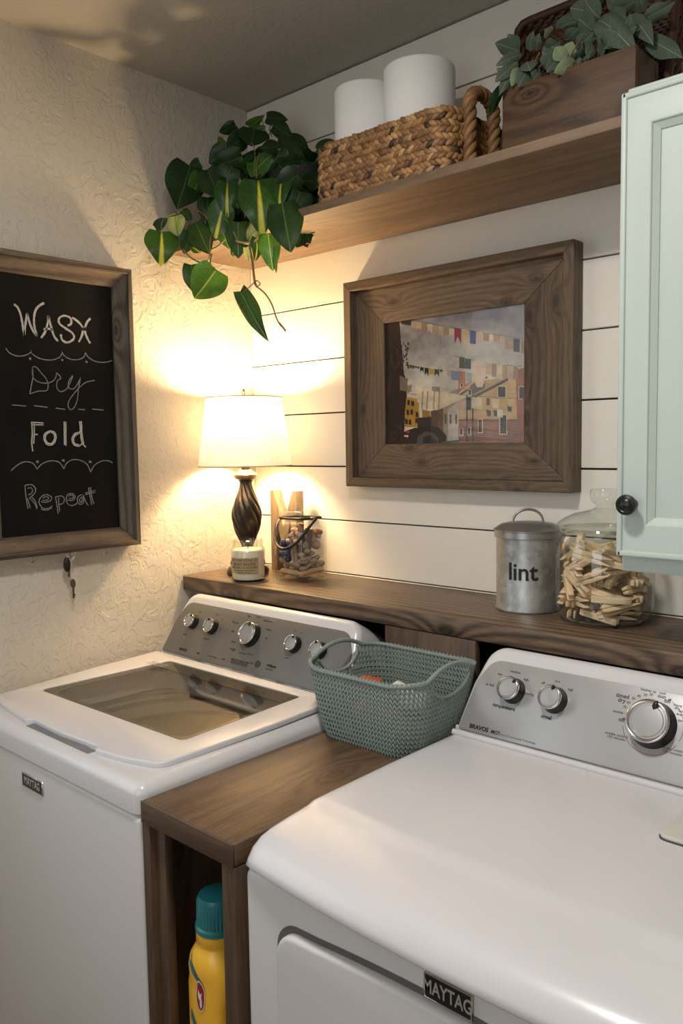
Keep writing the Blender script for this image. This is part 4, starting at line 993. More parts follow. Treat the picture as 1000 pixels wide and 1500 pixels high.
def dolly(c, d, l, r, mat, slot=False):
    d = Vector(d).normalized(); ex = d.orthogonal().normalized(); M = frameM(Vector(c)-d*l/2, ex, d.cross(ex))
    mb = MB().lathe([(r*.7, 0), (r, l*.04), (r, l*.70), (r*.7, l*.76), (r*.65, l*.82), (r*1.05, l*.88), (r*.95, l*.97), (r*.4, l)], 14, M=M)
    return mb
def inj(u, v, z): return Vector((jx0+.014+u*(jx1-jx0-.028), jy0+.014+v*(jy1-jy0-.028), L0+z))
items = []
for (u, v, z, d, l, r, m_) in ((.5, .05, .022, (1, .05, -.03), .082, .0085, dolly_m), (.42, .10, .046, (1, .25, -.30), .076, .0080, grey_m), (.98, .5, .026, (.03, 1, .05), .070, .008, dolly_m), (.97, .45, .048, (.02, 1, .5), .070, .007, grey_m), (.5, .5, .022, (1, -.4, .02), .070, .008, dolly_m), (.4, .9, .026, (1, 0, .02), .078, .008, grey_m), (.1, .55, .04, (.1, 1, .1), .060, .008, dolly_m), (.6, .6, .048, (.8, .5, .1), .07, .008, dolly_m)):
    o = mk('dolly_peg', dolly(inj(u, v, z), d, l, r, m_), m_, None, 50)
    tag(o, 'old round wooden dolly peg low in the square handled jar', 'peg', 'dolly pegs in the handled jar'); items.append(o)
for (u, v, z, tilt) in ((.62, .02, .088, -.12), (.86, .06, .085, .1), (.72, .30, .095, -.05), (.98, .30, .100, .14)):
    c = inj(u, v, z); M = Matrix.Translation(c) @ Matrix.Rotation(tilt, 4, 'Y')
    mb = MB().box((-.0105, -.0045, -.042), (-.0018, .0045, .042)).box((.0018, -.0045, -.042), (.0105, .0045, .042)).box((-.005, -.0035, .02), (.005, .0035, .030)); mb.v = [tuple(M @ Vector(v)) for v in mb.v]
    tag(mk('flat_peg', mb, grey_m if u < .7 else plain('dark_aged_wood', (92, 74, 58), .7)), 'grey flat split peg upright against the front of the square handled jar', 'peg', 'flat pegs in the handled jar')
for k in range(40):
    u, v = rc.random()*.55, (rc.random()**2)*.9; z = .058+rc.random()*.044; r = .0075+rc.random()*.003
    tag(mk('blue_bead', MB().lathe([(0, -r), (r*.6, -r*.8), (r, 0), (r*.6, r*.8), (0, r)], 10, inj(u, v, z)), blue_m, None, 60), 'small dark blue bead in the middle of the square handled jar', 'bead', 'blue beads in the handled jar')
for k in range(34):
    u, v = rc.random()*.96+.02, rc.random()*.96+.02; z = .104+rc.random()*.026; r = .0085+rc.random()*.004
    d = (rc.uniform(-1, 1), rc.uniform(-1, 1), rc.uniform(-.4, .4))
    tag(mk('pale_shell', MB().blob(inj(u, v, z), d, (0, 0, 1), r*2.6, r*1.9, r*1.4, None, 7, 10), shell_m, None, 70), 'pale rounded shell near the top of the square handled jar', 'shell', 'shells in the handled jar')
for (u, v, z, d) in ((.86, .10, .146, (.3, 0, 1)), (.7, .12, .128, (1, .1, -.5)), (.99, .85, .130, (0, 1, -.2)), (.95, .6, .120, (.3, 1, .2))):
    tag(mk('cork', dolly(inj(u, v, z), d, .024, .0075, cork_m), cork_m, None, 50), 'brown cork stub on top of the heap in the square handled jar', 'cork', 'corks in the handled jar')
for k in range(34):
    u, v = (1-.5*rc.random()**2, rc.random()) if k > 12 else (rc.random()*.9+.05, rc.random()*.9+.05)
    z = .03+rc.random()*(.078 if k > 12 else .035)
    d = (rc.uniform(-1, 1), rc.uniform(-1, 1), 0)
    tag(mk('grey_pebble', MB().blob(inj(u, v, z), d, (0, 0, 1), .028, .022, .016, None, 6, 8), grey_m, None, 60), 'greyish pebble between the pegs in the square handled jar', 'pebble', 'pebbles in the handled jar')

for (u, v, z, l, w_, h_, d) in ((.98, .45, .118, .046, .036, .016, (0, 1, .3)), (.96, .75, .098, .040, .032, .018, (0, 1, -.2)), (.80, .25, .120, .036, .030, .020, (1, .2, .1)), (.98, .18, .100, .030, .026, .016, (0, 1, .6)), (.6, .6, .120, .040, .036, .022, (1, .4, 0)), (.35, .25, .118, .036, .030, .022, (1, 0, .3)), (.15, .5, .110, .036, .030, .022, (.2, 1, .1))):
    tag(mk('round_shell', MB().blob(inj(u, v, z), d, (1, 0, .3) if u > .9 else (0, 0, 1), l, w_, h_, None, 8, 12), plain('grey_shell', (142, 122, 104), .5, var=.2, vs=50), None, 70), 'large greyish brown shell in the upper half of the square handled jar', 'shell', 'large shells in the handled jar')

# ------------------------------------------------------------------ lint canister
kx, ky2, kr, kh = .999, -.100, .0690, .171
cn = thing('lint_canister', 'galvanised metal canister with a wire-handled lid reading lint', 'canister', (kx, ky2, LZ))
t = NT('galvanised'); v = t.coords(); vo = t.n('ShaderNodeTexVoronoi'); vo.feature = 'SMOOTH_F1'; vo.inputs['Scale'].default_value = 46; t.l(v, vo.inputs['Vector'])
vc = t.n('ShaderNodeTexVoronoi'); vc.inputs['Scale'].default_value = 95; t.l(v, vc.inputs['Vector'])
sp = t.n('ShaderNodeSeparateColor'); t.l(vc.outputs['Color'], sp.inputs[0])
f = t.math('ADD', t.math('MULTIPLY', sp.outputs[0], .22), t.math('MULTIPLY', t.noise(v, 14, 4), .8))
t.base(t.ramp(f, [(.2, lin((132, 134, 134))), (.8, lin((196, 196, 194)))])); t.set(.42, .75); t.bump(vo.outputs['Distance'], .5, .002); galv = t.m
kc = (kx, ky2, LZ)
mk('canister_body', MB().lathe([(kr-.004, .002), (kr-.001, .0), (kr+.001, .002), (kr+.0005, .005), (kr-.001, .008), (kr-.001, kh-.012)], 72, kc), galv, cn, 60)
lidm = plain('galvanised_lid', (158, 158, 156), .34, metal=.8, var=.08, vs=14)
ld = mk('lid', MB().lathe([(kr+.002, kh-.013), (kr+.0035, kh-.012), (kr+.0028, kh+.001), (kr+.005, kh+.002), (kr+.005, kh+.004), (kr+.001, kh+.006), (kr-.010, kh+.014), (kr-.022, kh+.017), (.03, kh+.019), (0, kh+.020)], 72, kc), lidm, cn, 50)
ang = math.atan2(RT.y, RT.x)
mk('lid_handle', MB().tube([(kx+.033*math.cos(a)*math.cos(ang), ky2+.033*math.cos(a)*math.sin(ang), LZ+kh+.014+.032*math.sin(a)**.8) for a in np.linspace(.0, PI, 24)], .0028, 8), lidm, ld, 60)
for s in (-1, 1): mk('rivet', MB().lathe([(.007, 0), (.006, .002), (0, .0025)], 16, (kx+s*.036*math.cos(ang), ky2+s*.036*math.sin(ang), LZ+kh+.0155)), lidm, ld, 60)
at_ = at(766, 818, 'y', ky2-.05); aa = math.atan2(at_.y-ky2, at_.x-kx)
pc = Vector((kx, ky2, 0)); dcam = Vector((CAMP.x-kx, CAMP.y-ky2, 0)); acam = math.atan2(dcam.y, dcam.x)
link('lint_lettering', wrap_text('lint', .052, .088, acam-.17, kr, kc, .0008, .98), ink, cn)

# ------------------------------------------------------------------ clothespin jar
gx_, gy_, gr = 1.182, -.118, .0955
pj_ = thing('clothespin_jar', 'large round lidded glass jar full of wooden clothespins', 'jar', (gx_, gy_, LZ))
gc = (gx_, gy_, LZ)
mk('glass_body', MB().lathe([(.064, .002), (.070, .0), (.077, .004), (.089, .016), (gr, .034), (gr+.0005, .08), (gr, .135), (gr-.003, .158), (gr-.010, .172), (gr-.012, .178), (gr-.007, .182), (gr-.006, .186), (gr-.010, .190), (gr-.014, .186), (gr-.014, .174), (gr-.004, .156), (gr-.0025, .135)], 80, gc, close=False), glass, pj_, 60)
mk('glass_base', MB().lathe([(0, .003), (.064, .0015), (.074, .005), (.072, .009), (0, .010)], 64, gc), glass_edge, pj_, 50)
glid = mk('glass_lid', MB().lathe([(.082, .190), (.092, .191), (.0945, .195), (.090, .200), (.078, .209), (.060, .217), (.040, .222), (.026, .226), (.019, .229), (.017, .232), (.018, .236), (.024, .240), (.0275, .245), (.0290, .262), (.026, .267), (.012, .268), (0, .268)], 64, gc, close=False), glass, pj_, 50)
mk('lid_rim', MB().lathe([(.078, .182), (.084, .186), (.082, .190), (.076, .188)], 64, gc, close=False), glass_edge, glid, 50)
# clothespin prototype: long axis x
def prong(s):
    P = [(-.037, .0008), (-.037, .0055), (-.028, .0074), (.0, .0076), (.020, .0072), (.038, .0064), (.038, .0046), (.014, .0012), (.006, .0010), (.002, .0022), (-.004, .0010), (-.020, .0004)]
    me = plate([[(x, s*z) for x, z in P]], .0108, .0006, 1); me.transform(Matrix.Rotation(PI/2, 4, 'X')); me.transform(Matrix.Diagonal((1, 1.12, 1.18, 1))); return me
pin_me = join_meshes([prong(1), prong(-1)], 'clothespin'); pin_me.materials.append(peg_m)
sp_me = MB().tube([(.002+.0030*math.cos(t_*2*PI), -.0058+.0118*t_/4, .0030*math.sin(t_*2*PI)) for t_ in np.linspace(0, 4, 33)], .0007, 4)
sp_me.tube([(.002, -.0052, .003), (-.010, -.0052, .0066), (-.010, .0052, .0066)], .0007, 4); sp_me.tube([(.002, .0052, -.003), (-.010, .0052, -.0066), (-.010, -.0052, -.0066)], .0007, 4)
sp_me = sp_me.mesh('spring'); sp_me.materials.append(chrome)
rp = random.Random(11)
def put_pin(c, yaw, pitch, roll):
    o = bpy.data.objects.new('clothespin', pin_me); COL.objects.link(o); o.location = c; o.rotation_euler = (roll, pitch, yaw)
    tag(o, 'plain wooden spring clothespin in the round lidded glass jar', 'clothespin', 'clothespins in the round jar')
    s = bpy.data.objects.new('spring', sp_me); COL.objects.link(s); s.parent = o
layers = 10
for L in range(layers):
    z = .0185+L*.0132; placed = []; tries = 0
    want = 8 if L < 8 else 7
    while len(placed) < want and tries < 600:
        tries += 1
        a = rp.uniform(0, 2*PI); outer = tries < 300
        ra = rp.uniform(.054, .076) if outer else rp.uniform(0, .045)
        yaw = a+PI/2+rp.uniform(-.5, .5) if outer else rp.uniform(0, PI)
        x, y = ra*math.cos(a), ra*math.sin(a); R_ = gr-.006-(.012 if L < 2 else 0)
        e = [(x+s*.037*math.cos(yaw), y+s*.037*math.sin(yaw)) for s in (-1, 1)]
        if any(math.hypot(*q) > R_ for q in e): continue
        pts = [(x+s*.037*math.cos(yaw), y+s*.037*math.sin(yaw)) for s in (-1, -.5, 0, .5, 1)]
        if any(math.hypot(p[0]-q[0], p[1]-q[1]) < .0150 for r_ in placed for p in pts for q in r_): continue
        placed.append(pts)
        tl_ = rp.gauss(0, .13 if L < 4 else .30)
        put_pin((gx_+x, gy_+y, LZ+z+rp.uniform(-.002, .002)), yaw, tl_, rp.choice([0, PI/2, rp.uniform(-.6, .6)]))
for (a, zz, pt) in ((3.5, .152, .75), (3.9, .150, -.5), (4.5, .148, .4), (5.1, .150, .5), (4.8, .153, -.35), (5.6, .149, .35), (.4, .15, .3), (2.6, .15, -.4)):
    put_pin((gx_+.050*math.cos(a), gy_+.050*math.sin(a), LZ+zz-.006), a+PI/2+rp.uniform(-.4, .4), pt, rp.uniform(-1, 1))

# ------------------------------------------------------------------ knitted plastic basket
BX, BYc, BH, BZ0_ = .872, -.418, .150, CT+.0015
bk = thing('knit_basket', 'grey-green knit-pattern plastic basket standing on the cubby', 'basket', (BX, BYc, CT))
knit_m = plain('sage_plastic', (134, 147, 142), .5, var=.04, vs=60)
HX0, HY0, HX1, HY1 = .116, .090, .146, .122       # half sizes bottom, top
def bk_pt(s, f, out=0.0):
    """s in 0..1 round, f in 0..1 up"""
    hx = HX0+(HX1-HX0)*f**.7; hy = HY0+(HY1-HY0)*f**.7; r = .045+.018*f
    return hx+out, hy+out, r
NC = 104; NR = 15
def ringpts(f, n=NC, out=0.0):
    hx, hy, r = bk_pt(0, f, out); P, T = rrpath(BX-hx, BYc-hy, BX+hx, BYc+hy, r+out, n); return P, T
def hole(x, y, f):   # hand holes in the two short ends
    return abs(x-BX) > .108 and abs(y-BYc) < .062 and f > 1.02-.30*math.sqrt(max(0, 1-((y-BYc)/.064)**2))
def rimz(x, y):
    e = max(0, (abs(x-BX)-.09)/.052); g = max(0, 1-(abs(y-BYc)/.075)**2)
    return BZ0_+BH + .020*min(1, e)*g - .006*(1-min(1, e))
mb = MB()
rings = [ringpts((k+.5)/NR)[0] for k in range(NR)]
for k in range(NR):
    P = rings[k]; n = NC
    f = (k+.5)/NR
    for i in range(n):
        x, y, nx_, ny_ = P[i]
        if hole(x, y, f+.03): continue
        x2, y2, _, _ = P[(i+1) % n]; tx, ty = x2-x, y2-y; L_ = math.hypot(tx, ty); tx /= L_; ty /= L_
        z = BZ0_+BH*f; pitch = BH/NR
        for s in (-1, 1):
            c = (x+tx*L_*.26*s+nx_*.0008, y+ty*L_*.26*s+ny_*.0008, z)
            d = (tx*s*.42, ty*s*.42, 1)
            mb.blob(c, d, (nx_, ny_, 0), pitch*1.6, L_*.50, .0046, None, 4, 5)
sm_ = mk('knit_wall', mb, knit_m, bk, 60); sm_['kind'] = 'stuff'
mb = MB()
for i in range(0, NC):
    pts = []
    for k in range(-1, NR+1):
        f = min(max((k+.5)/NR, 0), 1); P = ringpts(f)[0]; x, y, a, b = P[i]; x2, y2, _, _ = P[(i+1) % NC]
        if hole(x, y, f+.03): break
        pts.append(((x+x2)/2-a*.0015, (y+y2)/2-b*.0015, BZ0_+BH*f))
    if len(pts) > 2: mb.tube(pts, .00115, 4)
sm_ = mk('wall_ribs', mb, knit_m, bk, 60); sm_['kind'] = 'stuff'
for f in (.0, .12, .26, .40, .54, .68):
    P = ringpts(f, 80)[0]; mk('inner_ring', MB().tube([(x-a*.0018, y-b*.0018, BZ0_+BH*f) for x, y, a, b in P], .0012 if f else .0022, 5, True), knit_m, bk, 60)
P = ringpts(1.0, 120)[0]
rm = [(x, y, rimz(x, y)) for x, y, a, b in P]; mk('rim', MB().tube(rm, .0046, 8, True), knit_m, bk, 60)
mb = MB()
for i in range(0, 120):
    x, y, a, b = P[i]; mb.blob((x, y, rimz(x, y)+.002), (a, b, .35), (0, 0, 1), .0115, .004, .0062, None, 4, 5)
sm_ = mk('rim_stitches', mb, knit_m, bk, 60); sm_['kind'] = 'stuff'
for s in (-1, 1):    # lower edge of each hand hole
    pts = []
    for k in range(21):
        yy = BYc+(-1+2*k/20)*.062; f = 1.02-.30*math.sqrt(max(0, 1-((yy-BYc)/.064)**2)); hx, hy, r = bk_pt(0, min(f, 1))
        pts.append((BX+s*(hx-.0), yy, BZ0_+BH*min(f, 1.0)))
    mk('hand_hole_edge', MB().tube(pts, .0036, 6), knit_m, bk, 60)
hx, hy, r = bk_pt(0, 0); mk('basket_base', MB().lathe([(0, 0), (1, 0), (1, .003), (0, .003)], 48, M=Matrix.Translation((BX, BYc, BZ0_)) @ Matrix.Diagonal((hx*.97, hy*.97, 1, 1))), knit_m, bk)
# things inside the basket
def pillow(name, c, l, wd, h, yaw, mat, label, cat, group=None, tilt=.2):
    me = MB().box((-l/2, -wd/2, -h/2), (l/2, wd/2, h/2)).mesh(name); bevel_mesh(me, min(l, wd, h)*.32, 4)
    o = link(name, me, mat, None, smooth=60); o.location = c; o.rotation_euler = (tilt, .15, yaw); return tag(o, label, cat, group)
pillow('orange_packet', (.835, -.435, .905), .085, .06, .055, .3, plain('orange_print', (206, 92, 48), .5), 'orange packet lying in the knit basket', 'packet')
pillow('orange_pod', (.80, -.40, .955), .05, .035, .026, .5, bpy.data.materials['orange_print'], 'small orange pouch on the left of the knit basket contents', 'pouch')
wt = plain('white_fabric', (222, 220, 214), .7)
pillow('white_packet', (.885, -.40, .955), .05, .03, .034, -.2, wt, 'folded white packet to the left inside the knit basket', 'packet', None, .5)
pillow('white_cloth', (.92, -.405, .945), .055, .05, .04, .5, wt, 'crumpled white cloth on the right inside the knit basket', 'cloth', None, -.3)
pillow('grey_cloth', (.88, -.42, .893), .14, .11, .04, .1, plain('grey_fabric', (120, 112, 104), .8), 'grey cloth lining the floor of the knit basket', 'cloth', None, 0)

# ------------------------------------------------------------------ braided basket, paper rolls
wx0, wx1, wy0, wy1, wh = .545, .920, -.285, -.045, .138
hb = thing('braided_basket', 'brown braided water hyacinth basket with rope handles on the high shelf', 'basket', ((wx0+wx1)/2, -.165, US))
rb = random.Random(3)
NRW = 5
for k in range(NRW):
    mb = MB(); zc = US+.0135+k*(wh-.010)/NRW; hgt = wh/NRW
    P, T = rrpath(wx0+.006, wy0+.006, wx1-.006, wy1-.006, .035, 92)
    for i, (x, y, a, b) in enumerate(P):
        x2, y2 = P[(i+1) % 92][:2]; tx, ty = x2-x, y2-y; L_ = math.hypot(tx, ty); tx /= L_; ty /= L_
        for s in (-1, 1):
            tone = min(1, max(.12, rb.gauss(.55, .2))); tone = .05 if rb.random() < .03 else tone
            off = .5*(s > 0)
            jz = rb.uniform(-.0015, .0015)
            c = (x+tx*L_*off+a*(.002+.003*rb.random()), y+ty*L_*off+b*(.002+.003*rb.random()), zc+s*hgt*.22+jz)
            mb.blob(c, (tx, ty, s*(.62+rb.uniform(-.15, .15))*(-1)), (a, b, 0), L_*2.25, hgt*.50, .014, (tone, 0, 0), 6, 8)
    mk('braid_row', mb, hyac_m, hb, 60)
mb = MB(); P, T = rrpath(wx0+.008, wy0+.008, wx1-.008, wy1-.008, .033, 100)
for i, (x, y, a, b) in enumerate(P):
    x2, y2 = P[(i+1) % 100][:2]; mb.blob((x+a*.003, y+b*.003, US+.007), (x2-x, y2-y, .006), (a, b, 0), .022, .013, .012, (min(1, max(.2, rb.gauss(.7, .15))), 0, 0), 6, 8)
mk('base_braid', mb, hyac_m, hb, 60)
mb = MB(); P, T = rrpath(wx0+.016, wy0+.016, wx1-.016, wy1-.016, .03, 60)
n = 60; vs = [(x, y, US+.002) for x, y, _, _ in P]+[(x, y, US+wh-.012) for x, y, _, _ in P]
mb.add(vs, [(i, (i+1) % n, n+(i+1) % n, n+i) for i in range(n)]+[tuple(range(n))[::-1]], (.2, 0, 0)); mk('inner_wall', mb, hyac_m, hb, 60)
def rope_arch(xc, y0, y1, zb, zt, rad, nm='rope_handle'):
    path = []
    for t_ in np.linspace(0, 1, 70):
        a = PI*t_
        if t_ < .30: path.append(Vector((xc, y0, zb+(zt-zb-.03)*t_/.30)))
        elif t_ > .70: path.append(Vector((xc, y1, zb+(zt-zb-.03)*(1-t_)/.30)))
        else:
            q = PI*(t_-.3)/.4; ym = (y0+y1)/2; path.append(Vector((xc, ym-(y1-y0)/2*math.cos(q), zt-.03+.03*math.sin(q))))
    mb = MB()
    for s in range(3):
        pts = []
        for i, p in enumerate(path):
            t_ = (path[min(i+1, 69)]-path[max(i-1, 0)]).normalized(); u = Vector((1, 0, 0)); v_ = t_.cross(u)
            ph = i*.62+s*2*PI/3; pts.append(p+(u*math.cos(ph)+v_*math.sin(ph))*rad*.62)
        mb.tube(pts, rad*.62, 7, col=(.38+.12*s, 0, 0))
    return mk(nm, mb, hyac_m, hb, 60)
rope_arch(wx1+.010, -.218, -.128, US+.012, US+.172, .0125); rope_arch(wx0-.018, -.218, -.128, US+.012, US+.165, .0125)
def roll(c, r, h, label):
    ob = thing('paper_roll', label, 'paper roll', c, 'paper rolls in the braided basket')
    mk('roll_paper', MB().lathe([(.022, .002), (r-.003, 0), (r, .004), (r+.0005, h*.5), (r, h-.006), (r-.002, h-.002), (r-.006, h), (.022, h), (.022, h*.5), (.022, .002)], 64, c, close=False), paper_m, ob, 50)
    mk('roll_core', MB().lathe([(.0215, .001), (.0215, h-.001), (.019, h-.001), (.019, .001), (.0215, .001)], 32, c, close=False), plain('card_core', (150, 120, 90), .8), ob, 50)
    return ob
roll((.605, -.165, US+.004), .072, .272, 'white paper roll on the left of the braided basket, lower in view')
roll((.763, -.165, US+.004), .079, .272, 'large white paper roll on the right in the braided basket by the rope handle')

# ------------------------------------------------------------------ leaves
def leaf_mesh(kind, curl=.25, fold=.2, seed=0):
    """unit leaf: base at origin, tip at +y 1, width 1 in x (scaled later), normal +z"""
    NL, NW = 14, 4; vs = []; cs = []; fs = []; rr = random.Random(seed)
    for i in range(NL+1):
        t_ = i/NL
        if kind == 'heart': wd = .5*(math.sin(PI*t_**.64)**.62)*(1-.35*t_**5) if 0 < t_ < 1 else 0.0
        else: wd = .5*math.sin(PI*t_**.85)**.8 if 0 < t_ < 1 else 0.0
        yb = t_
        for j in range(-NW, NW+1):
            q = j/NW; x = wd*q; y = yb
            if kind == 'heart': y = yb - .16*(abs(q)**1.3)*math.exp(-t_*4.5)*(1 if t_ > 0 else 0)
            zz = fold*abs(x)*.5 - 1.0*x*x*(fold+.2) - curl*(t_-.35)**2 + .03*math.sin(t_*9+seed)*abs(q)
            vs.append((x, y, zz)); cs.append((abs(x), t_, 0))
    row = 2*NW+1
    for i in range(NL):
        for j in range(row-1): fs.append((i*row+j, i*row+j+1, (i+1)*row+j+1, (i+1)*row+j))
    me = bpy.data.meshes.new('leaf'); me.from_pydata(vs, [], fs)
    ca = me.color_attributes.new('tone', 'FLOAT_COLOR', 'POINT'); arr = np.ones((len(vs), 4), dtype=np.float32); arr[:, :3] = np.array(cs); ca.data.foreach_set('color', arr.ravel())
    me.polygons.foreach_set('use_smooth', [True]*len(me.polygons)); return me
LM = {}
def leaf_me(kind, mat, v_):
    k = (kind, mat.name, v_)
    if k not in LM:
        me = leaf_mesh(kind, .15+.2*(v_ % 3), .12+.16*((v_*7) % 4), v_); me.materials.append(mat); LM[k] = me
    return LM[k]
def place_leaf(root, b, tip, wd, mat, nhint=None, kind='heart', v_=0, twist=0.0):
    b = Vector(b); tip = Vector(tip); ey = tip-b; L_ = ey.length; ey.normalize()
    n_ = Vector(nhint) if nhint is not None else (CAMP-b)
    n_ = (n_-ey*n_.dot(ey)).normalized(); n_.rotate(Quaternion(ey, twist)); ex = ey.cross(n_)
    M = Matrix((ex*wd, ey*L_, n_*L_)).transposed().to_4x4(); M.translation = b
    o = bpy.data.objects.new('leaf', leaf_me(kind, mat, v_)); COL.objects.link(o)
    o.parent = root; o.matrix_parent_inverse = root.matrix_basis.inverted(); o.matrix_basis = M
    return o

# philodendron
pl = thing('trailing_philodendron', 'dark trailing heart-leaf plant spilling off the left end of the high shelf', 'plant', (.36, -.165, US))
potc = (.385, -.165, US)
mk('pot', MB().lathe([(.06, 0), (.068, .003), (.080, .10), (.086, .118), (.086, .128), (.080, .128), (.078, .112), (.0, .110)], 48, potc), plain('charcoal_pot', (13, 13, 14), .7), pl, 50)
G = lambda X, Y: (200+X/2.5, Y/2.5)
# (base X,Y, tip X,Y, width px in zoom, depth y base, depth y tip, material, twist)
PLN = [
 (197, 605, 150, 762, 135, -.30, -.36, leafD, .15), (232, 596, 190, 625, 46, -.27, -.28, leafD, .5), (92, 845, 92, 958, 112, -.375, -.395, leafV, .1),
 (140, 792, 150, 864, 66, -.36, -.36, leafP, .7), (66, 835, 110, 800, 36, -.37, -.36, leafD, .4), (292, 988, 212, 1098, 124, -.37, -.40, leafB, -.2), (200, 968, 218, 1082, 66, -.37, -.38, leafD, .5),
 (378, 1064, 468, 1236, 62, -.345, -.355, leafD, .3), (445, 655, 458, 834, 142, -.33, -.36, leafV, 0), (532, 742, 562, 914, 124, -.32, -.35, leafD, .1),
 (480, 850, 497, 984, 74, -.335, -.345, leafB, -.1), (332, 662, 330, 784, 84, -.33, -.35, leafV, .1), (318, 742, 288, 874, 88, -.345, -.36, leafV, -.2),
 (258, 618, 302, 724, 96, -.31, -.33, leafD, .2), (385, 575, 268, 622, 84, -.27, -.31, leafD, .3), (432, 470, 418, 528, 108, -.20, -.24, leafD, .2),
 (392, 500, 330, 552, 70, -.22, -.25, leafD, .3), (405, 466, 460, 432, 34, -.15, -.16, leafB, .5), (474, 430, 552, 438, 46, -.14, -.13, leafD, .4),
 (500, 458, 574, 508, 56, -.16, -.15, leafD, .3), (362, 458, 300, 492, 42, -.20, -.22, leafD, .5), (296, 512, 330, 530, 26, -.22, -.22, leafB, .5),
 (425, 480, 468, 462, 26, -.16, -.16, leafB, .6), (505, 520, 600, 580, 76, -.20, -.22, leafD, .1), (560, 508, 628, 545, 56, -.17, -.17, leafD, .3),
 (540, 570, 626, 604, 56, -.20, -.20, leafD, .2), (590, 640, 512, 700, 86, -.28, -.31, leafD, .2), (530, 650, 520, 758, 72, -.30, -.32, leafV, .8),
 (425, 632, 520, 538, 62, -.26, -.24, leafB, .8), (430, 640, 408, 566, 34, -.26, -.25, leafB, .3), (372, 812, 372, 944, 84, -.33, -.35, leafD, -.1),
 (452, 826, 400, 880, 60, -.33, -.34, leafP, .6), (440, 870, 442, 952, 44, -.33, -.34, leafV, .9), (215, 812, 262, 922, 92, -.33, -.35, leafD, .2),
 (196, 850, 176, 930, 56, -.34, -.35, leafD, .4), (258, 716, 264, 822, 70, -.31, -.33, leafD, .1), (350, 610, 300, 690, 80, -.28, -.31, leafD, -.3),
 (600, 700, 560, 800, 100, -.27, -.30, leafD, .2), (470, 560, 560, 640, 80, -.22, -.26, leafD, .2), (330, 545, 265, 600, 70, -.24, -.27, leafD, .1),
 (240, 640, 200, 720, 70, -.29, -.31, leafB, .5), (300, 800, 330, 900, 60, -.33, -.34, leafB, .4), (205, 905, 235, 925, 26, -.34, -.34, leafV, .4),
 (355, 900, 352, 942, 22, -.34, -.34, leafV, .5), (400, 905, 412, 950, 22, -.345, -.345, leafP, .4), (505, 905, 508, 1000, 22, -.345, -.345, leafB, .9),
 (160, 770, 200, 800, 40, -.34, -.34, leafD, .5), (410, 700, 400, 790, 60, -.31, -.32, leafD, .5), (345, 700, 372, 760, 60, -.31, -.33, leafD, .3)]
rl = random.Random(9)
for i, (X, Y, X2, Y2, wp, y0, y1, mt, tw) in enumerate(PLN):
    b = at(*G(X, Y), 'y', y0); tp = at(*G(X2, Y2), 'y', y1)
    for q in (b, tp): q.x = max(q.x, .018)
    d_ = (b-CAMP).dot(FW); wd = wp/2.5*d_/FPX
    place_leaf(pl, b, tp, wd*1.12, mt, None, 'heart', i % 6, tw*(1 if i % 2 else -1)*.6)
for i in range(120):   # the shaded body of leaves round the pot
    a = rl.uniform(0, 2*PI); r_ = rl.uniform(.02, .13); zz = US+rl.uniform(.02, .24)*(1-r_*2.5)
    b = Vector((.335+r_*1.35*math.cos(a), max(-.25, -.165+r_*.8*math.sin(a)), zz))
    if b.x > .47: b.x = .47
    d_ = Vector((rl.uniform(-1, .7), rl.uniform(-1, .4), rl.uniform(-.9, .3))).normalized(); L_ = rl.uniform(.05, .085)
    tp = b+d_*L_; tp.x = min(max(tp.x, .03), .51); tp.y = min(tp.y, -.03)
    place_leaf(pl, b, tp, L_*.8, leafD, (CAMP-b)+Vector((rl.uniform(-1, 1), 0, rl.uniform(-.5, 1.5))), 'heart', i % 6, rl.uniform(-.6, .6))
def vine(pts, r, mat, y0, y1, nm='vine'):
    n = len(pts); Q = [at(*G(X, Y), 'y', y0+(y1-y0)*k/(n-1)) for k, (X, Y) in enumerate(pts)]
    for q in Q: q.x = max(q.x, .012)
    mk(nm, MB().tube(catmull(Q, 6), r, 6), mat, pl, 60)
vine([(420, 780), (412, 880), (424, 960), (432, 1030), (440, 1050)], .0028, stem_m, -.33, -.345)
vine([(440, 1050), (452, 1040), (440, 1028), (425, 1040), (400, 1062), (384, 1074)], .0014, stem_m, -.345, -.345)
vine([(440, 1050), (470, 1075), (495, 1115), (510, 1160), (522, 1185), (530, 1195)], .0018, stem_m, -.345, -.34)
vine([(522, 1182), (532, 1194), (545, 1212)], .0022, stem_m, -.34, -.34, 'growing_tip')
vine([(140, 775), (165, 830), (165, 900), (200, 945), (250, 965), (262, 955), (275, 930)], .0022, stemg_m, -.34, -.37)
vine([(180, 800), (168, 870), (170, 915)], .0016, stem_m, -.34, -.35); vine([(275, 930), (270, 965), (290, 990)], .0018, stem_m, -.37, -.37)
vine([(330, 860), (370, 885), (420, 890), (448, 870)], .0030, plain('pale_stem', (196, 160, 116), .5), -.345, -.335)
vine([(330, 868), (300, 900), (272, 915)], .0022, stemg_m, -.345, -.345); vine([(322, 796), (350, 840), (368, 878)], .0018, stemg_m, -.34, -.345)
vine([(440, 650), (440, 600), (450, 560)], .0014, stemg_m, -.30, -.25); vine([(385, 480), (430, 540), (432, 640)], .0014, stemg_m, -.2, -.28)
vine([(495, 500), (486, 470), (500, 455)], .0014, stemg_m, -.15, -.15); vine([(480, 500), (468, 470), (460, 440)], .0014, stemg_m, -.15, -.15); vine([(478, 500), (505, 470), (515, 450)], .0014, stemg_m, -.15, -.14)
vine([(395, 790), (430, 770), (452, 800)], .0018, stem_m, -.33, -.33); vine([(160, 770), (200, 760), (250, 790), (300, 850)], .0016, stem_m, -.33, -.34)
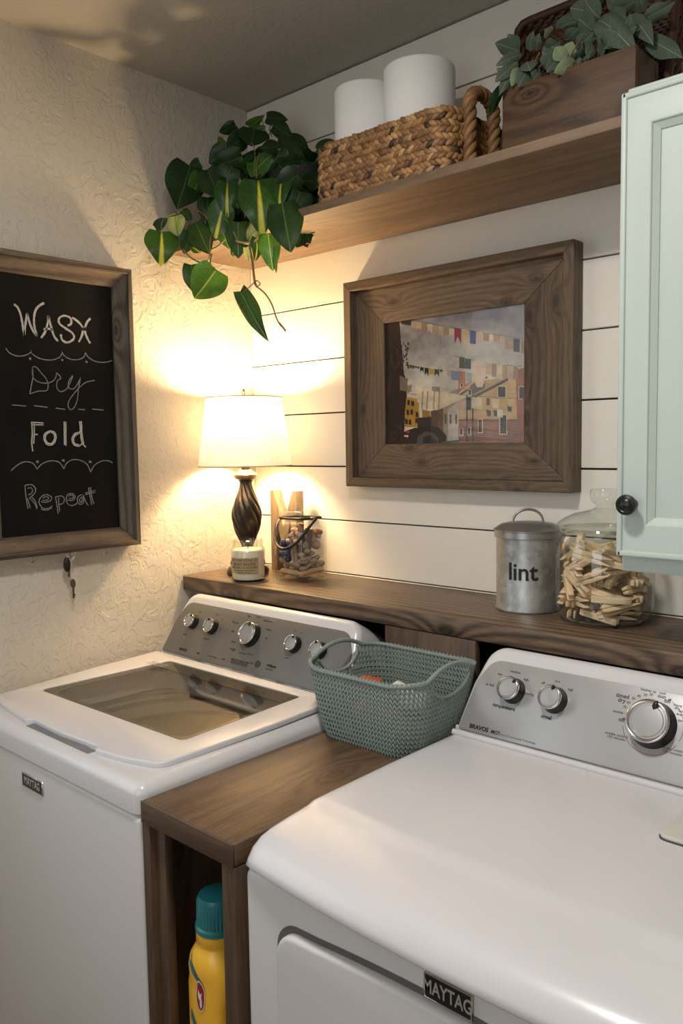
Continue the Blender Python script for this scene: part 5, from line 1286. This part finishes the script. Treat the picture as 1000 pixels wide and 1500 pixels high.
vine([(90, 838), (100, 800), (150, 780), (165, 800)], .0014, stemg_m, -.37, -.34); vine([(290, 720), (292, 800), (270, 880), (268, 940)], .0018, stem_m, -.32, -.35)

# ------------------------------------------------------------------ planter with sage-coloured foliage
pt0, pt1, pf, pb, ph_ = 1.026, 1.290, -.250, -.150, .131
pln = thing('wooden_planter', 'rough brown wooden box planter of grey-green leaves on the high shelf', 'planter', ((pt0+pt1)/2, (pf+pb)/2, US))
mk_ = lambda n, a, b, m_: rbox(n, a, b, .0015, m_, pln, 2)
plz = wood('planter_end_wood', 'Y', lin((84, 60, 42)), lin((60, 42, 29)), lin((34, 23, 17)), seed=15, freq=9, rough=.6, contrast=.6)
mk_('front_board', (pt0, pf, US+.001), (pt1, pf+.012, US+ph_), planter_m); mk_('back_board', (pt0, pb-.012, US+.001), (pt1, pb, US+ph_), planter_m)
mk_('end_board', (pt0+.0005, pf+.0125, US+.001), (pt0+.012, pb-.0125, US+ph_-.001), plz); mk_('end_board', (pt1-.012, pf+.0125, US+.001), (pt1-.0005, pb-.0125, US+ph_-.001), plz)
mk_('soil', (pt0+.0125, pf+.0125, US+.001), (pt1-.0125, pb-.0125, US+ph_-.02), plain('soil', (42, 32, 26), .9))
bush = pln
H_ = lambda X, Y: (700+X/3.333, Y/3.333)
SG = [(205, 250, 100, 215, 60, -.24, -.26, sage), (200, 240, 150, 178, 48, -.22, -.22, sage), (215, 260, 118, 300, 44, -.25, -.27, sage), (195, 300, 100, 380, 50, -.26, -.28, sage), (200, 320, 175, 395, 40, -.26, -.27, sageL), (170, 340, 118, 425, 40, -.26, -.28, sage),
      (118, 410, 64, 545, 42, -.26, -.28, leafD), (250, 250, 262, 170, 44, -.2, -.2, sage), (280, 250, 290, 185, 40, -.2, -.2, sage), (235, 300, 250, 330, 70, -.25, -.26, sage), (245, 330, 210, 400, 60, -.26, -.27, sage), (300, 340, 280, 372, 50, -.25, -.26, sage),
      (330, 240, 390, 212, 56, -.22, -.22, sage), (310, 300, 372, 250, 44, -.24, -.24, sage), (420, 295, 388, 230, 62, -.26, -.25, sageL), (430, 290, 455, 215, 60, -.25, -.24, sageL), (480, 295, 392, 345, 54, -.265, -.275, sageL), (360, 170, 335, 150, 44, -.2, -.2, sageL), (375, 140, 440, 75, 26, -.18, -.17, sage),
      (390, 130, 490, 95, 34, -.18, -.17, sage), (400, 110, 470, 66, 30, -.17, -.16, sage), (560, 60, 460, 40, 74, -.2, -.19, sage), (590, 90, 520, 10, 80, -.21, -.2, sage), (570, 80, 715, 180, 96, -.22, -.26, sage), (560, 150, 500, 100, 66, -.22, -.22, sage),
      (520, 190, 540, 120, 50, -.22, -.2, sage), (480, 230, 545, 180, 60, -.24, -.23, sage), (545, 250, 500, 262, 40, -.25, -.26, sage), (560, 200, 548, 262, 46, -.25, -.26, sage), (700, 110, 800, 150, 90, -.2, -.21, sage), (810, 180, 968, 262, 74, -.2, -.2, sage),
      (800, 100, 935, 28, 60, -.2, -.18, sage), (810, 60, 790, -20, 50, -.18, -.18, sage), (650, 60, 750, 20, 70, -.19, -.18, sage), (600, 30, 580, -30, 60, -.18, -.18, sage), (700, 40, 640, -10, 60, -.18, -.18, sage), (620, 225, 656, 196, 34, -.24, -.24, sageL), (640, 60, 700, 110, 80, -.2, -.22, sage),
      (740, 80, 820, 150, 80, -.2, -.22, sage), (600, 200, 640, 150, 60, -.23, -.22, sage), (430, 200, 480, 150, 60, -.2, -.19, sage), (690, 170, 640, 210, 70, -.22, -.24, sage), (760, 190, 700, 200, 60, -.22, -.23, sage), (330, 330, 350, 270, 60, -.25, -.24, sage), (400, 260, 360, 320, 60, -.25, -.26, sage)]
for i, (X, Y, X2, Y2, wp, y0, y1, mt) in enumerate(SG):
    b = at(*H_(X, Y), 'y', y0+.03); tp = at(*H_(X2, Y2), 'y', y1+.01); tp = b+(tp-b)*1.15; d_ = (b-CAMP).dot(FW)
    b.z = max(b.z, US+.06) if X > 130 else b.z
    place_leaf(bush, b, tp, wp/3.333*d_/FPX*1.35, mt, None, 'oval', i % 6, rl.uniform(-.5, .5))
for i in range(60):
    b = Vector((rl.uniform(pt0+.02, pt1-.02), rl.uniform(pf+.02, pb-.02), US+ph_-.012+rl.uniform(0, .05)))
    d_ = Vector((rl.uniform(-.8, .8), rl.uniform(-.7, .4), rl.uniform(.2, 1))).normalized()*rl.uniform(.035, .06)
    place_leaf(bush, b, b+d_, .024, sage, None, 'oval', i % 6, rl.uniform(-1, 1))
for i in range(16):
    x = pt0+.03+(pt1-pt0-.06)*i/15; y = rl.uniform(pf+.03, pb-.03)
    mk('stem', MB().tube([(x, y, US+ph_-.03), (x+rl.uniform(-.01, .01), y-.005, US+ph_+.03), (x+rl.uniform(-.03, .03), y-.01, US+ph_+rl.uniform(.03, .055))], .0014, 5), bpy.data.materials['vine_stem'], pln, 60)

# ------------------------------------------------------------------ dark wicker tray leaning behind
tr0, tr1 = .962, 1.296
ang_t = math.atan2(.075, .34)
tray = thing('wicker_tray', 'dark brown woven wicker tray leaning on the wall behind the planter', 'tray', ((tr0+tr1)/2, -.08, US))
TH_, TD = .325, .045
Mt = Matrix.Translation((0, -.094, US+.004)) @ Matrix.Rotation(-ang_t, 4, 'X')
rw = random.Random(2); mb = MB(); nrow = 40
for k in range(nrow):
    z = .008+(TH_-.016)*k/(nrow-1); pts = []; nn = 66
    for i in range(nn+1):
        x = tr0+(tr1-tr0)*i/nn; pts.append(Mt @ Vector((x, .0022*math.cos(i*PI/1.5+(k % 2)*PI), z)))
    mb.tube(pts, .0044, 5, col=(rw.uniform(.2, .9), 0, 0))
o = mk('woven_back', mb, wick_m, tray, 60); o['kind'] = 'stuff'
mb = MB()
for (P0, P1) in (((tr0, 0), (tr0, TH_)), ((tr1, 0), (tr1, TH_))):
    for k in range(6):
        for s in (0,):
            y = -.006-TD*k/5; mb.tube([Mt @ Vector((P0[0]+.003*math.cos(j*2.1+k*PI), y, P0[1]+(P1[1]-P0[1])*j/30)) for j in range(31)], .0048, 5, col=(rw.uniform(.2, .8), 0, 0))
for zz in (0.004, TH_-.004):
    for k in range(6):
        y = -.006-TD*k/5; mb.tube([Mt @ Vector((tr0+(tr1-tr0)*j/40, y, zz+.003*math.cos(j*2.1+k*PI))) for j in range(41)], .0048, 5, col=(rw.uniform(.2, .8), 0, 0))
o = mk('woven_sides', mb, wick_m, tray, 60); o['kind'] = 'stuff'
P, _ = rrpath(tr0-.002, 0, tr1+.002, TH_, .02, 80)
mk('tray_rim', MB().tube([Mt @ Vector((x, -.006-TD-.004, z)) for x, z, _, _ in P], .0085, 8, True, col=(.35, 0, 0)), wick_m, tray, 60)
